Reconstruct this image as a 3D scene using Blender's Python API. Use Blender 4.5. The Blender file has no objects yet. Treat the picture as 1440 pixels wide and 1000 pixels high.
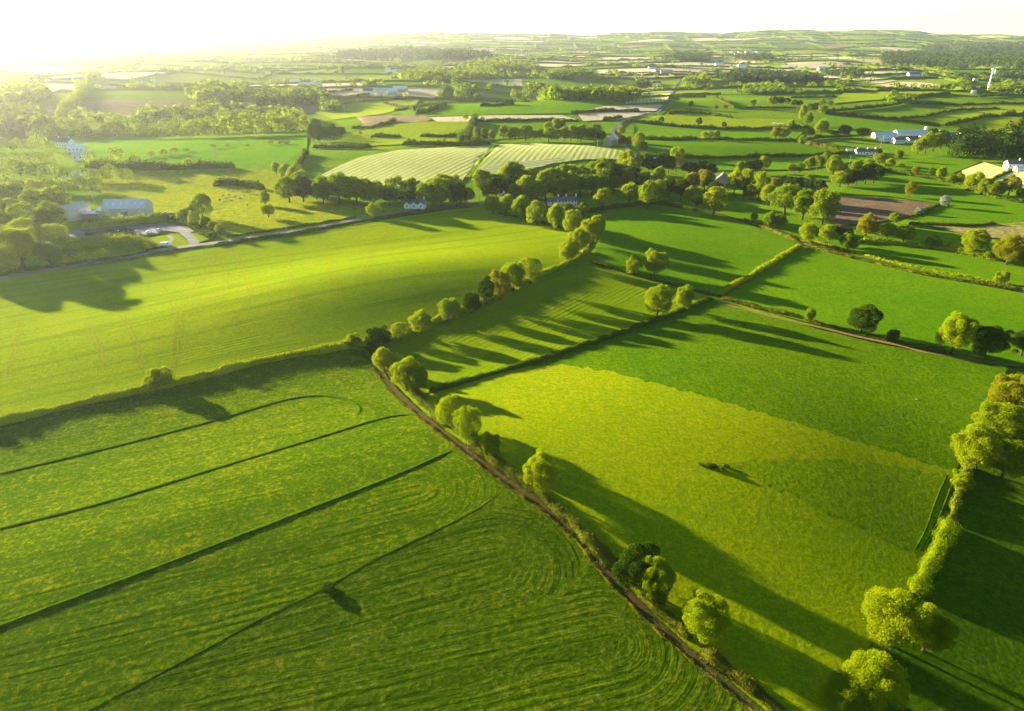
import bpy, math, random
import numpy as np
from mathutils import Vector, Matrix, geometry as mgeo

random.seed(7)
RNG = np.random.default_rng(11)
SC = bpy.context.scene
COL = SC.collection
R = math.radians

# ------------------------------------------------------------------ camera
F = 960.0 / 1440.0            # focal length in picture widths (24 mm on 36 mm)
CAMH = 110.0
PITCH = R(25.2)
CP, SP = math.cos(PITCH), math.sin(PITCH)
cam_d = bpy.data.cameras.new('camera')
cam = bpy.data.objects.new('camera', cam_d)
COL.objects.link(cam)
cam.location = (0, 0, CAMH)
cam.rotation_euler = (math.pi / 2 - PITCH, 0, 0)
cam_d.sensor_width = 36.0
cam_d.lens = 24.0
cam_d.clip_start = 0.5
cam_d.clip_end = 60000
SC.camera = cam

# ------------------------------------------------------------------ terrain
def sstep(a, b, x):
    t = np.clip((x - a) / (b - a), 0, 1)
    return t * t * (3 - 2 * t)

def flat_px(px, py):
    """ground point on the z=0 plane behind a photo pixel (used only to site the hills)"""
    v = (500.0 - py) / 960.0
    t = CAMH / (SP - CP * v)
    return ((px - 720.0) / 960.0 * t, t * (CP + SP * v))

HILLS = []            # (x, y, sigma along, sigma across, angle, height)
def hill(px, py, sx, sy, ang, h):
    x, y = flat_px(px, py)
    HILLS.append((x, y, sx, sy, R(ang), h))
HILLS.append((-64, 304, 75, 34, R(30), 10.5))     # swell of the big left field, falling to the long hedge
hill(380, 325, 130, 50, 10, 3.0)
HILLS.append((52, 150, 70, 34, R(32), 3.5))          # crown of the yellow-green pasture
HILLS.append((-60, 139, 110, 32, R(32), 5.5))       # rounded nose of the mown field
hill(820, 610, 60, 60, 0, 1.5)
hill(1230, 640, 60, 40, 20, 2.0)
hill(960, 335, 60, 45, 0, 2.5)
hill(1250, 420, 80, 40, 0, 1.0)
hill(600, 226, 110, 70, 0, 9.0)        # hay hill
hill(830, 214, 60, 50, 0, 4.5)
hill(1440, 760, 30, 60, 0, -4.0)
hill(1020, 208, 70, 45, 0, 5.0)
hill(1330, 166, 150, 70, 0, 9.0)
hill(1150, 150, 160, 80, 0, 6.0)
hill(250, 255, 120, 50, 0, -2.5)
hill(860, 153, 110, 60, 0, 9.0)

_rr = np.random.default_rng(5)
WAVES = []
for i in range(14):
    L = _rr.uniform(260, 900)
    a = _rr.uniform(0, 2 * math.pi)
    WAVES.append((math.cos(a) * 6.283 / L, math.sin(a) * 6.283 / L, _rr.uniform(0, 6.28), L / 900.0 * 3.0))
RIDGE_U = np.array([-1.6, -.70, -.55, -.35, -.25, -.15, -.05, .02, .10, .16, .22, .28, .33, .40, .48, .54, .60, .70, 1.6])
RIDGE_Z = np.array([70., 74, 78, 82, 96, 122, 126, 112, 104, 122, 132, 120, 146, 158, 150, 142, 108, 92, 90])

def hgt(x, y):
    x = np.asarray(x, float); y = np.asarray(y, float)
    z = np.zeros_like(x)
    for hx, hy, sx, sy, an, h in HILLS:
        c, s = math.cos(an), math.sin(an)
        dx, dy = x - hx, y - hy
        a = (dx * c + dy * s) / sx; b = (-dx * s + dy * c) / sy
        z = z + h * np.exp(-0.5 * (a * a + b * b))
    r = np.hypot(x, y)
    m = sstep(450, 1400, r)
    w = np.zeros_like(x)
    for kx, ky, ph, a in WAVES:
        w = w + a * np.sin(kx * x + ky * y + ph)
    z = z + w * (0.12 + 0.75 * m)
    u = np.clip(x / np.maximum(y, 50.0), -1.6, 1.6)
    z = z + (np.interp(u, RIDGE_U, RIDGE_Z) + 6 * np.sin(u * 41) + 4 * np.sin(u * 97 + 1)) * sstep(4600, 9300, y) * 0.98
    return z

def ray(px, py):
    """unit-depth ray through photo pixels"""
    px = np.asarray(px, float); py = np.asarray(py, float)
    v = (500.0 - py) / 960.0
    return (px - 720.0) / 960.0, CP + SP * v, -SP + CP * v

TS = np.concatenate([np.arange(60, 900, 6.0), np.arange(900, 3000, 20.0), np.arange(3000, 11000, 60.0)])
def P(px, py):
    """where the ray through photo pixel(s) meets the ground: array (n,3)"""
    px = np.atleast_1d(np.asarray(px, float)); py = np.atleast_1d(np.asarray(py, float))
    dx, dy, dz = ray(px, py)
    out = np.zeros((len(px), 3))
    for i in range(len(px)):
        zz = CAMH + TS * dz[i]
        below = zz < hgt(TS * dx[i], TS * dy[i])
        k = int(np.argmax(below)) if below.any() else len(TS) - 1
        lo, hi = (TS[k - 1], TS[k]) if k > 0 else (30.0, TS[0])
        for _ in range(24):
            m = 0.5 * (lo + hi)
            if CAMH + m * dz[i] < hgt(m * dx[i], m * dy[i]): hi = m
            else: lo = m
        t = hi
        out[i] = (t * dx[i], t * dy[i], float(hgt(t * dx[i], t * dy[i])))
    return out

def P1(px, py):
    return P([px], [py])[0]

def depth_at(p):
    """distance along the view axis: metres per photo pixel = depth / 960"""
    return p[1] * CP - (p[2] - CAMH) * SP

def dense(pts, step, closed=False):
    """resample a pixel polyline so terrain is followed"""
    out = []
    n = len(pts)
    for i in range(n if closed else n - 1):
        a, b = pts[i], pts[(i + 1) % n]
        k = max(1, int(math.hypot(b[0] - a[0], b[1] - a[1]) / step))
        for j in range(k):
            t = j / k
            out.append((a[0] + (b[0] - a[0]) * t, a[1] + (b[1] - a[1]) * t))
    if not closed: out.append(pts[-1])
    return out

def smooth_line(pts, n=6):
    """Catmull-Rom through pixel points"""
    if len(pts) < 3: return list(pts)
    q = [pts[0]] + list(pts) + [pts[-1]]
    out = []
    for i in range(1, len(q) - 2):
        p0, p1, p2, p3 = [np.array(q[i + k], float) for k in (-1, 0, 1, 2)]
        for j in range(n):
            t = j / n
            out.append(tuple(0.5 * ((2 * p1) + (-p0 + p2) * t + (2 * p0 - 5 * p1 + 4 * p2 - p3) * t * t + (-p0 + 3 * p1 - 3 * p2 + p3) * t ** 3)))
    out.append(tuple(pts[-1]))
    return out

def ground_line(pts, step_px=10, smooth=True):
    """photo polyline -> ground polyline (n,2)"""
    if smooth: pts = smooth_line(pts)
    pts = dense(pts, step_px)
    a = np.array(pts)
    return P(a[:, 0], a[:, 1])[:, :2]

def resample(xy, step):
    d = np.hypot(*np.diff(xy, axis=0).T)
    s = np.concatenate([[0], np.cumsum(d)])
    n = max(2, int(s[-1] / step) + 1)
    t = np.linspace(0, s[-1], n)
    return np.stack([np.interp(t, s, xy[:, 0]), np.interp(t, s, xy[:, 1])], 1), t

# ------------------------------------------------------------------ mesh helpers
def quads_mesh(name, V, Q):
    V = np.ascontiguousarray(V, dtype=np.float32); Q = np.ascontiguousarray(Q, dtype=np.int32)
    k = Q.shape[1]
    me = bpy.data.meshes.new(name)
    me.vertices.add(len(V)); me.vertices.foreach_set('co', V.ravel())
    me.loops.add(Q.size); me.loops.foreach_set('vertex_index', Q.ravel())
    me.polygons.add(len(Q)); me.polygons.foreach_set('loop_start', np.arange(0, Q.size, k, dtype=np.int32))
    me.update(calc_edges=True)
    return me

def link(name, me, mat=None, parent=None):
    o = bpy.data.objects.new(name, me)
    COL.objects.link(o)
    if mat is not None and me is not None:
        if len(me.materials) == 0: me.materials.append(mat)
        elif me.materials[0] != mat:
            o.material_slots[0].link = 'OBJECT'; o.material_slots[0].material = mat
    if parent: o.parent = parent
    return o

def tag(o, label=None, cat=None, group=None, kind=None):
    if label: o['label'] = label
    if cat: o['category'] = cat
    if group: o['group'] = group
    if kind: o['kind'] = kind
    return o

def empty(name, loc, rz=0.0):
    o = bpy.data.objects.new(name, None)
    COL.objects.link(o)
    o.location = loc; o.rotation_euler = (0, 0, rz); o.empty_display_size = 0.5
    return o

class MB:
    """collects boxes, prisms and tubes into one mesh"""
    def __init__(s): s.v = []; s.f = []
    def add(s, v, f):
        b = len(s.v); s.v += [tuple(p) for p in v]; s.f += [tuple(i + b for i in q) for q in f]; return s
    def box(s, x0, x1, y0, y1, z0, z1):
        v = [(x0, y0, z0), (x1, y0, z0), (x1, y1, z0), (x0, y1, z0), (x0, y0, z1), (x1, y0, z1), (x1, y1, z1), (x0, y1, z1)]
        return s.add(v, [(0, 3, 2, 1), (4, 5, 6, 7), (0, 1, 5, 4), (1, 2, 6, 5), (2, 3, 7, 6), (3, 0, 4, 7)])
    def tube(s, pts, radii, n=8):
        pts = [Vector(p) for p in pts]; v = []; f = []
        for i, p in enumerate(pts):
            d = (pts[min(i + 1, len(pts) - 1)] - pts[max(i - 1, 0)]).normalized()
            a = d.orthogonal().normalized(); b = d.cross(a)
            if i and a.dot(pa) < 0.99:
                a = (pa - d * pa.dot(d)).normalized(); b = d.cross(a)
            pa = a
            for k in range(n):
                t = 6.28318 * k / n
                v.append(p + (a * math.cos(t) + b * math.sin(t)) * radii[i])
        for i in range(len(pts) - 1):
            for k in range(n):
                f.append((i * n + k, i * n + (k + 1) % n, (i + 1) * n + (k + 1) % n, (i + 1) * n + k))
        f.append(tuple(range(n - 1, -1, -1))); f.append(tuple((len(pts) - 1) * n + k for k in range(n)))
        return s.add(v, f)
    def mesh(s, name, smooth=False):
        me = bpy.data.meshes.new(name); me.from_pydata([tuple(p) for p in s.v], [], s.f); me.update()
        if smooth:
            for p in me.polygons: p.use_smooth = True
        return me
    def build(s, name, mat, parent=None, smooth=False):
        return link(name, s.mesh(name, smooth), mat, parent)

# ------------------------------------------------------------------ materials
def new_mat(name):
    m = bpy.data.materials.new(name); m.use_nodes = True
    nt = m.node_tree; nt.nodes.clear()
    return m, nt

class NT:
    def __init__(s, nt): s.nt = nt; s.n = nt.nodes; s.l = nt.links
    def node(s, t, **kw):
        n = s.n.new(t)
        for k, v in kw.items(): setattr(n, k, v)
        return n
    def set(s, n, sock, v):
        if isinstance(v, bpy.types.NodeSocket): s.l.new(v, n.inputs[sock])
        else: n.inputs[sock].default_value = v
    def math(s, op, a, b=0.0, c=None, clamp=False):
        n = s.node('ShaderNodeMath', operation=op, use_clamp=clamp)
        s.set(n, 0, a); s.set(n, 1, b)
        if c is not None: s.set(n, 2, c)
        return n.outputs[0]
    def noise(s, vec, scale, detail=3.0, rough=0.5, dist=0.0):
        n = s.node('ShaderNodeTexNoise'); s.l.new(vec, n.inputs['Vector'])
        s.set(n, 'Scale', scale); s.set(n, 'Detail', detail); s.set(n, 'Roughness', rough); s.set(n, 'Distortion', dist)
        return n.outputs['Fac']
    def ramp(s, fac, lo, hi):
        n = s.node('ShaderNodeMapRange'); n.interpolation_type = 'SMOOTHSTEP'
        s.set(n, 0, fac); s.set(n, 1, lo); s.set(n, 2, hi); return n.outputs[0]
    def mix(s, fac, a, b, mode='MIX'):
        n = s.node('ShaderNodeMix', data_type='RGBA', blend_type=mode)
        s.set(n, 0, fac)
        for sock, v in ((6, a), (7, b)):
            if isinstance(v, bpy.types.NodeSocket): s.l.new(v, n.inputs[sock])
            else: n.inputs[sock].default_value = (*v, 1)
        return n.outputs[2]
    def vmul(s, vec, k):
        n = s.node('ShaderNodeVectorMath', operation='MULTIPLY'); s.l.new(vec, n.inputs[0]); n.inputs[1].default_value = k
        return n.outputs[0]
    def out(s, shader):
        o = s.node('ShaderNodeOutputMaterial'); s.l.new(shader, o.inputs['Surface'])

def grass_mat(name, c1, c2, c3=None, rows=0.0, period=3.0, streak=0.5, bump=1.0, yel=0.35, fine=1.0, rowc=0.0, rowcol=None, clump=1.0):
    """meadow: two greens in large drifts, yellowed flecks, clumps, and mown rows along the field's own row coordinate"""
    m, nt = new_mat(name); T = NT(nt)
    geo = T.node('ShaderNodeNewGeometry'); pos = geo.outputs['Position']
    uv = T.node('ShaderNodeUVMap', uv_map='rows').outputs[0]
    c3 = c3 or (c1[0] * 1.7, c1[1] * 1.15, c1[2])
    big = T.noise(pos, 0.014, 3.0, 0.55)
    midn = T.noise(pos, 0.09, 4.0, 0.6)
    cl = T.noise(pos, 0.42 * fine, 4.0, 0.62)
    fin = T.noise(pos, 2.6 * fine, 3.0, 0.7)
    st = T.noise(T.vmul(uv, (0.85, 0.07, 1)), 1.0, 3.0, 0.6)
    st2 = T.noise(T.vmul(uv, (0.16, 0.008, 1)), 1.0, 2.0, 0.5)
    col = T.mix(T.ramp(T.math('ADD', T.math('MULTIPLY', big, 0.6), T.math('MULTIPLY', midn, 0.4)), 0.40, 0.60), c1, c2)
    col = T.mix(T.math('MULTIPLY', T.ramp(T.math('ADD', T.math('MULTIPLY', st, 0.5), T.math('MULTIPLY', cl, 0.5)), 0.48, 0.68), yel, clamp=True), col, c3)
    dark = (c1[0] * 0.55, c1[1] * 0.62, c1[2] * 0.8)
    col = T.mix(T.math('MULTIPLY', T.ramp(cl, 0.50, 0.32), 0.55 * clump), col, dark)
    col = T.mix(T.math('MULTIPLY', T.ramp(st2, 0.52, 0.36), 0.5 * streak), col, dark)
    tuft = T.noise(pos, 0.95 * fine, 4.0, 0.68)
    col = T.mix(T.math('MULTIPLY', T.ramp(fin, 0.55, 0.42), 0.62), col, dark)
    col = T.mix(T.math('MULTIPLY', T.ramp(tuft, 0.52, 0.40), 0.60 * clump), col, dark)
    col = T.mix(T.math('MULTIPLY', T.ramp(tuft, 0.54, 0.64), 0.55 * yel), col, c3)
    h = T.math('MULTIPLY', T.math('SUBTRACT', cl, 0.5), 0.35 * clump)
    h = T.math('ADD', h, T.math('MULTIPLY', T.math('SUBTRACT', tuft, 0.5), 0.40 * clump))
    h = T.math('ADD', h, T.math('MULTIPLY', T.math('SUBTRACT', fin, 0.5), 0.07))
    h = T.math('ADD', h, T.math('MULTIPLY', T.math('SUBTRACT', st, 0.5), 0.6 * streak))
    if rows > 0 or rowc > 0:
        sep = T.node('ShaderNodeSeparateXYZ'); T.l.new(uv, sep.inputs[0])
        wob = T.math('MULTIPLY', T.math('SUBTRACT', midn, 0.5), 1.2)
        ph = T.math('MULTIPLY', T.math('ADD', sep.outputs[0], wob), 6.28318 / period)
        sn = T.math('SINE', ph)
        brk = T.ramp(T.noise(T.vmul(uv, (0.05, 0.012, 1)), 1.0, 3.0, 0.5), 0.34, 0.60)
        if rows > 0: h = T.math('ADD', h, T.math('MULTIPLY', T.math('MULTIPLY', sn, brk), rows))
        if rowc > 0:
            col = T.mix(T.math('MULTIPLY', T.ramp(T.math('ADD', sn, T.math('MULTIPLY', T.math('SUBTRACT', st, 0.5), 1.6)), -0.1, 0.75), rowc), col, rowcol or dark)
    bp = T.node('ShaderNodeBump'); T.set(bp, 'Strength', 1.0); T.set(bp, 'Distance', 0.42 * bump); T.l.new(h, bp.inputs['Height'])
    b = T.node('ShaderNodeBsdfDiffuse'); T.l.new(col, b.inputs['Color']); T.l.new(bp.outputs[0], b.inputs['Normal'])
    T.out(b.outputs[0])
    return m

def leaf_mat(name, c1, c2, trans=0.35, vary=0.25):
    m, nt = new_mat(name); T = NT(nt)
    geo = T.node('ShaderNodeNewGeometry'); oi = T.node('ShaderNodeObjectInfo')
    n = T.noise(geo.outputs['Position'], 0.35, 2.0, 0.5)
    f = T.math('ADD', T.math('MULTIPLY', oi.outputs['Random'], 0.5), T.math('MULTIPLY', T.ramp(n, 0.3, 0.7), 0.5))
    col = T.mix(f, c1, c2)
    br = T.math('ADD', 1.0 - vary, T.math('MULTIPLY', geo.outputs['Random Per Island'], 2 * vary))
    hsv = T.node('ShaderNodeHueSaturation'); T.l.new(col, hsv.inputs['Color']); T.l.new(br, hsv.inputs['Value'])
    d = T.node('ShaderNodeBsdfDiffuse'); t = T.node('ShaderNodeBsdfTranslucent')
    T.l.new(hsv.outputs[0], d.inputs[0]); T.l.new(hsv.outputs[0], t.inputs[0])
    mx = T.node('ShaderNodeMixShader'); T.set(mx, 0, trans)
    T.l.new(d.outputs[0], mx.inputs[1]); T.l.new(t.outputs[0], mx.inputs[2])
    T.out(mx.outputs[0])
    return m

def plain_mat(name, c, rough=0.8, var=0.25, scale=1.2, c2=None, spec=0.2, metal=0.0, bump=0.0, stretch=(1, 1, 1)):
    m, nt = new_mat(name); T = NT(nt)
    tc = T.node('ShaderNodeTexCoord')
    n = T.noise(T.vmul(tc.outputs['Object'], stretch), scale, 4.0, 0.6)
    c2 = c2 or tuple(x * (1 - var) for x in c)
    col = T.mix(T.ramp(n, 0.35, 0.68), c, c2)
    b = T.node('ShaderNodeBsdfPrincipled'); T.l.new(col, b.inputs['Base Color'])
    T.set(b, 'Roughness', rough); T.set(b, 'Specular IOR Level', spec); T.set(b, 'Metallic', metal)
    if bump:
        bp = T.node('ShaderNodeBump'); T.set(bp, 'Distance', bump); T.l.new(n, bp.inputs['Height']); T.l.new(bp.outputs[0], b.inputs['Normal'])
    T.out(b.outputs[0])
    return m

# ------------------------------------------------------------------ fields
FIELD_OFF = 0.0
def inside_poly(poly, pts):
    x, y = pts[:, 0], pts[:, 1]
    c = np.zeros(len(pts), bool)
    j = len(poly) - 1
    for i in range(len(poly)):
        xi, yi = poly[i]; xj, yj = poly[j]
        if yi != yj:
            c ^= ((yi > y) != (yj > y)) & (x < (xj - xi) * (y - yi) / (yj - yi) + xi)
        j = i
    return c

def seg_dist(p, a, b):
    d = b - a; L = np.hypot(*d) + 1e-9; d = d / L
    q = p - a
    s = np.clip(q @ d, 0, L)
    c = q - s[:, None] * d
    return np.hypot(c[:, 0], c[:, 1]), q @ d

def row_coords(xy, spec):
    if spec is None:
        return xy.copy()
    if spec[0] == 'line':
        g = P([spec[1][0], spec[2][0]], [spec[1][1], spec[2][1]])[:, :2]
        d = g[1] - g[0]; d = d / np.hypot(*d)
        q = xy - g[0]
        return np.stack([q[:, 0] * -d[1] + q[:, 1] * d[0], q @ d], 1)
    best = None
    for k, (p, q) in enumerate(spec[1]):
        g = P([p[0], q[0]], [p[1], q[1]])[:, :2]
        dd, al = seg_dist(xy, g[0], g[1])
        if best is None: best, ba = dd, al
        else:
            w = dd < best
            best = np.where(w, dd, best); ba = np.where(w, al + 300 * k, ba)
    return np.stack([best, ba], 1)

FIELD_POLYS = []
def field(name, label, cat, px, mat, spacing=None, rows=None, off=0.0, close_smooth=False, ragged=0.0):
    pts = smooth_line(list(px) + [px[0]])[:-1] if close_smooth else px
    pts = dense(pts, 5 if ragged else 12, True)
    a = np.array(pts, float)
    if ragged:
        rj = np.random.default_rng(len(pts)); a[:, 1] += rj.normal(0, ragged, len(a)); a[:, 0] += rj.normal(0, ragged, len(a))
    g = P(a[:, 0], a[:, 1])[:, :2]
    FIELD_POLYS.append(g)
    cen = g.mean(0)
    sp = spacing or float(np.clip(np.hypot(*cen) / 45.0, 4.0, 30.0))
    # drop near duplicate boundary points
    keep = [0]
    for i in range(1, len(g)):
        if np.hypot(*(g[i] - g[keep[-1]])) > 0.3: keep.append(i)
    g = g[keep]
    lo, hi = g.min(0), g.max(0)
    gx, gy = np.meshgrid(np.arange(lo[0], hi[0], sp), np.arange(lo[1], hi[1], sp))
    ip = np.stack([gx.ravel(), gy.ravel()], 1)
    ip[:, 0] += ((np.arange(len(ip)) // gx.shape[1]) % 2) * sp * 0.5
    ip = ip[inside_poly(g, ip)]
    vs = [Vector(p) for p in np.concatenate([g, ip])]
    n = len(g)
    vo, eo, fo, *_ = mgeo.delaunay_2d_cdt(vs, [], [list(range(n))], 1, 1e-4)
    xy = np.array([tuple(v) for v in vo])
    z = hgt(xy[:, 0], xy[:, 1]) + off
    me = quads_mesh(name, np.column_stack([xy, z]), np.array([tuple(f) for f in fo if len(f) == 3]))
    rc = row_coords(xy, rows)
    lay = me.uv_layers.new(name='rows')
    li = np.zeros(len(me.loops), np.int32); me.loops.foreach_get('vertex_index', li)
    lay.data.foreach_set('uv', rc[li].astype(np.float32).ravel())
    me.polygons.foreach_set('use_smooth', np.ones(len(me.polygons), bool))
    if me.polygons[0].normal.z < 0: me.flip_normals()
    o = link(name, me, mat)
    return tag(o, label, cat, kind='structure')

def ribbon(name, label, cat, px, width, mat, off=0.04, prof=None, kind='structure', step=2.5, smooth=True, wvar=0.0, group=None):
    """strip of ground along a photo polyline: flat, or with a raised profile [(across -1..1, height)]"""
    xy, t = resample(ground_line(px, 10, smooth), step)
    d = np.gradient(xy, axis=0); d /= np.hypot(d[:, 0], d[:, 1])[:, None]
    nrm = np.stack([-d[:, 1], d[:, 0]], 1)
    prof = prof or [(-1, 0), (-0.5, 0.0), (0, 0), (0.5, 0.0), (1, 0)]
    k = len(prof); n = len(xy)
    V = np.zeros((n, k, 3))
    rg = np.random.default_rng(abs(len(px) * 7 + int(px[0][0]) * 3 + int(px[0][1])) + 3)
    wv = 1 + wvar * np.interp(t, np.arange(0, t[-1] + 8, 4.0), rg.uniform(-1, 1, len(np.arange(0, t[-1] + 8, 4.0))))
    fade = np.clip(np.minimum(np.arange(n), np.arange(n)[::-1]) / 4.0, 0.0, 1)
    for j, (u, h) in enumerate(prof):
        q = xy + nrm * (u * width / 2 * wv)[:, None]
        V[:, j, :2] = q
        V[:, j, 2] = hgt(q[:, 0], q[:, 1]) + off + h * fade * (1 + wvar * 1.2 * (rg.uniform(-1, 1, n)))
    I = np.arange(n * k).reshape(n, k)
    Q = np.stack([I[:-1, :-1], I[1:, :-1], I[1:, 1:], I[:-1, 1:]], -1).reshape(-1, 4)
    me = quads_mesh(name, V.reshape(-1, 3), Q)
    lay = me.uv_layers.new(name='rows')
    uv = np.stack([np.tile(np.array([p[0] for p in prof]) * width / 2, n), np.repeat(t, k)], 1)
    li = np.zeros(len(me.loops), np.int32); me.loops.foreach_get('vertex_index', li)
    lay.data.foreach_set('uv', uv[li].astype(np.float32).ravel())
    me.polygons.foreach_set('use_smooth', np.ones(len(me.polygons), bool))
    if me.polygons[len(me.polygons) // 2].normal.z < 0: me.flip_normals()
    return tag(link(name, me, mat), label, cat, group=group, kind=kind)

# ------------------------------------------------------------------ foliage
def leaf_quads(c, nrm, size, rg, aspect=0.8):
    """one small leaf-clump face at each centre c with the given normal"""
    n = len(c)
    up = rg.normal(size=(n, 3))
    a = np.cross(nrm, up); a /= np.linalg.norm(a, axis=1)[:, None] + 1e-9
    b = np.cross(nrm, a)
    s = size[:, None]
    k1 = rg.uniform(0.7, 1.0, (n, 1)); k2 = rg.uniform(0.5, 1.0, (n, 1)) * aspect
    V = np.stack([c - a * s * k1, c - b * s * k2, c + a * s, c + b * s * k2 * 0.9], 1).reshape(-1, 3)
    Q = np.arange(4 * n).reshape(n, 4)
    return V, Q

def crown_arrays(seed, n, leaf, lobes=16, rx=0.5, rz=0.46, cz=0.54, lob=(0.13, 0.25), flat=0.9, jag=1.0, ragged=0.12):
    """crown in a unit-wide, unit-high tree: lobes on an uneven ellipsoid, leaf clumps over each lobe"""
    rg = np.random.default_rng(seed)
    C = []; Rr = []
    for i in range(lobes):
        # golden-angle directions, biased upward
        zz = 1 - 1.75 * (i + 0.5) / lobes
        ph = i * 2.39996 + rg.uniform(-0.4, 0.4)
        q = math.sqrt(max(0, 1 - zz * zz))
        r = rg.uniform(*lob)
        rad = rg.uniform(0.68, 1.14)
        if rg.random() < 0.10: continue
        C.append((math.cos(ph) * q * (rx - r * 0.85) * rad, math.sin(ph) * q * (rx - r * 0.85) * rad, cz + zz * (rz - r * 0.8) * rad)); Rr.append(r)
    C.append((0, 0, cz)); Rr.append(rx * 0.50)
    C = np.array(C); Rr = np.array(Rr)
    k1, k2 = rg.uniform(-.16, .16, 2); C[:, 0] += k1 * (C[:, 2] - cz); C[:, 1] += k2 * (C[:, 2] - cz)
    C[:, 2] += rg.normal(0, .03, len(C))
    w = Rr ** 2; w /= w.sum()
    m = int(n * 2.2)
    k = rg.choice(len(C), m, p=w)
    d = rg.normal(size=(m, 3)); d /= np.linalg.norm(d, axis=1)[:, None]
    d[:, 2] = np.where((d[:, 2] < -0.3) & (rg.random(m) < 0.5), -d[:, 2], d[:, 2])
    rr = Rr[k] * (1 - np.abs(rg.normal(0, ragged, m)) + (rg.random(m) < 0.06) * rg.uniform(0, 0.25, m))
    p = C[k] + d * rr[:, None] * np.array([1, 1, flat])
    ins = np.zeros(m, bool)
    for j in range(len(C)):
        ins |= (np.linalg.norm((p - C[j]) / np.array([1, 1, flat]), axis=1) < Rr[j] * 0.80) & (k != j)
    ok = ~ins & (p[:, 2] > 0.035)
    p, d = p[ok][:n], d[ok][:n]
    nr = d + rg.normal(0, jag, d.shape); nr /= np.linalg.norm(nr, axis=1)[:, None]
    return leaf_quads(p, nr, leaf * rg.uniform(0.55, 1.25, len(p)), rg)

def trunk_mesh(seed, bare=0.22):
    rg = random.Random(seed); mb = MB()
    top = (rg.uniform(-.03, .03), rg.uniform(-.03, .03), 0.62)
    mb.tube([(0, 0, -0.03), (0.004, 0, 0.02), (0.01, 0.006, bare), (top[0] * .6, top[1] * .6, 0.42), top], [0.050, 0.034, 0.026, 0.018, 0.006], 9)
    for i in range(6):
        a = i * 1.05 + rg.uniform(-.3, .3); z = bare + rg.uniform(-.02, 0.16)
        L = rg.uniform(.18, .32)
        mb.tube([(0.005, 0.003, z), (math.cos(a) * L * .5, math.sin(a) * L * .5, z + .10), (math.cos(a) * L, math.sin(a) * L, z + .26)], [0.014, 0.010, 0.004], 6)
    return mb.mesh('trunk', True)

LEAF = {
    'y': leaf_mat('leaves_yellow_green', (.180, .240, .002), (.240, .275, .002), .5),
    'g': leaf_mat('leaves_mid_green', (.125, .190, .002), (.185, .230, .002), .5),
    'd': leaf_mat('leaves_dark_green', (.028, .056, .003), (.048, .082, .003), 0.3, 0.35),
    'o': leaf_mat('leaves_bronze_green', (.230, .200, .003), (.180, .195, .003), .5),
    'w': leaf_mat('leaves_with_white_blossom', (.36, .38, .26), (.14, .20, .09)),
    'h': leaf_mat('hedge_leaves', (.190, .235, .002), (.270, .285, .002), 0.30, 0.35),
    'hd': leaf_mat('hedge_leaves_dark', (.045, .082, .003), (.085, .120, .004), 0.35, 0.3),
    'fh': leaf_mat('far_hedge_leaves_hazed', (.075, .120, .008), (.110, .145, .008), 0.4, 0.3),  # paler than the nearer hedges: distance haze put into the colour
    'fc': leaf_mat('conifer_needles_hazed', (.050, .085, .018), (.070, .105, .018), 0.3, 0.3),  # lightened for far conifers and dark woods, haze put into the colour
    'hb': leaf_mat('hedge_leaves_brownish', (.120, .105, .009), (.090, .115, .005), 0.3, 0.4),
}
BARK = plain_mat('bark', (.050, .038, .024), 0.9, 0.5, 6.0, bump=0.02, stretch=(1, 1, 0.2))

CROWNS = {'near': [], 'mid': [], 'far': [], 'holly': [], 'bush': [], 'tall': []}
for s in range(5):
    CROWNS['near'].append(quads_mesh('crown', *crown_arrays(20 + s, 30000, 0.0140, lobes=(46, 54, 40, 60, 50)[s], lob=(.10, .21), ragged=0.34, jag=1.4)))
for s in range(6):
    CROWNS['mid'].append(quads_mesh('crown', *crown_arrays(40 + s, 7500, 0.028, lobes=(28, 34, 25, 32, 36, 29)[s], lob=(.12, .23), ragged=0.28, jag=1.2)))
for s in range(4):
    CROWNS['far'].append(quads_mesh('crown', *crown_arrays(60 + s, 750, 0.085, lobes=11, lob=(.22, .34))))
CROWNS['holly'].append(quads_mesh('crown', *crown_arrays(81, 24000, 0.018, lobes=46, lob=(.14, .24), rx=.5, rz=.48, cz=.5, ragged=0.20)))
for s in range(3):
    CROWNS['bush'].append(quads_mesh('crown', *crown_arrays(90 + s, 9000, 0.026, lobes=26, cz=0.44, rz=0.48, lob=(.10, .22), ragged=.22)))
CROWNS['tall'].append(quads_mesh('crown', *crown_arrays(99, 5200, 0.036, lobes=22, rx=.40, rz=.46, cz=.54, lob=(.15, .24))))
TRUNKS = [trunk_mesh(s, b) for s, b in ((1, .16), (2, .20), (3, .13))]
for L in CROWNS.values():
    for me in L: me.materials.append(LEAF['y'])
for me in TRUNKS: me.materials.append(BARK)

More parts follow.
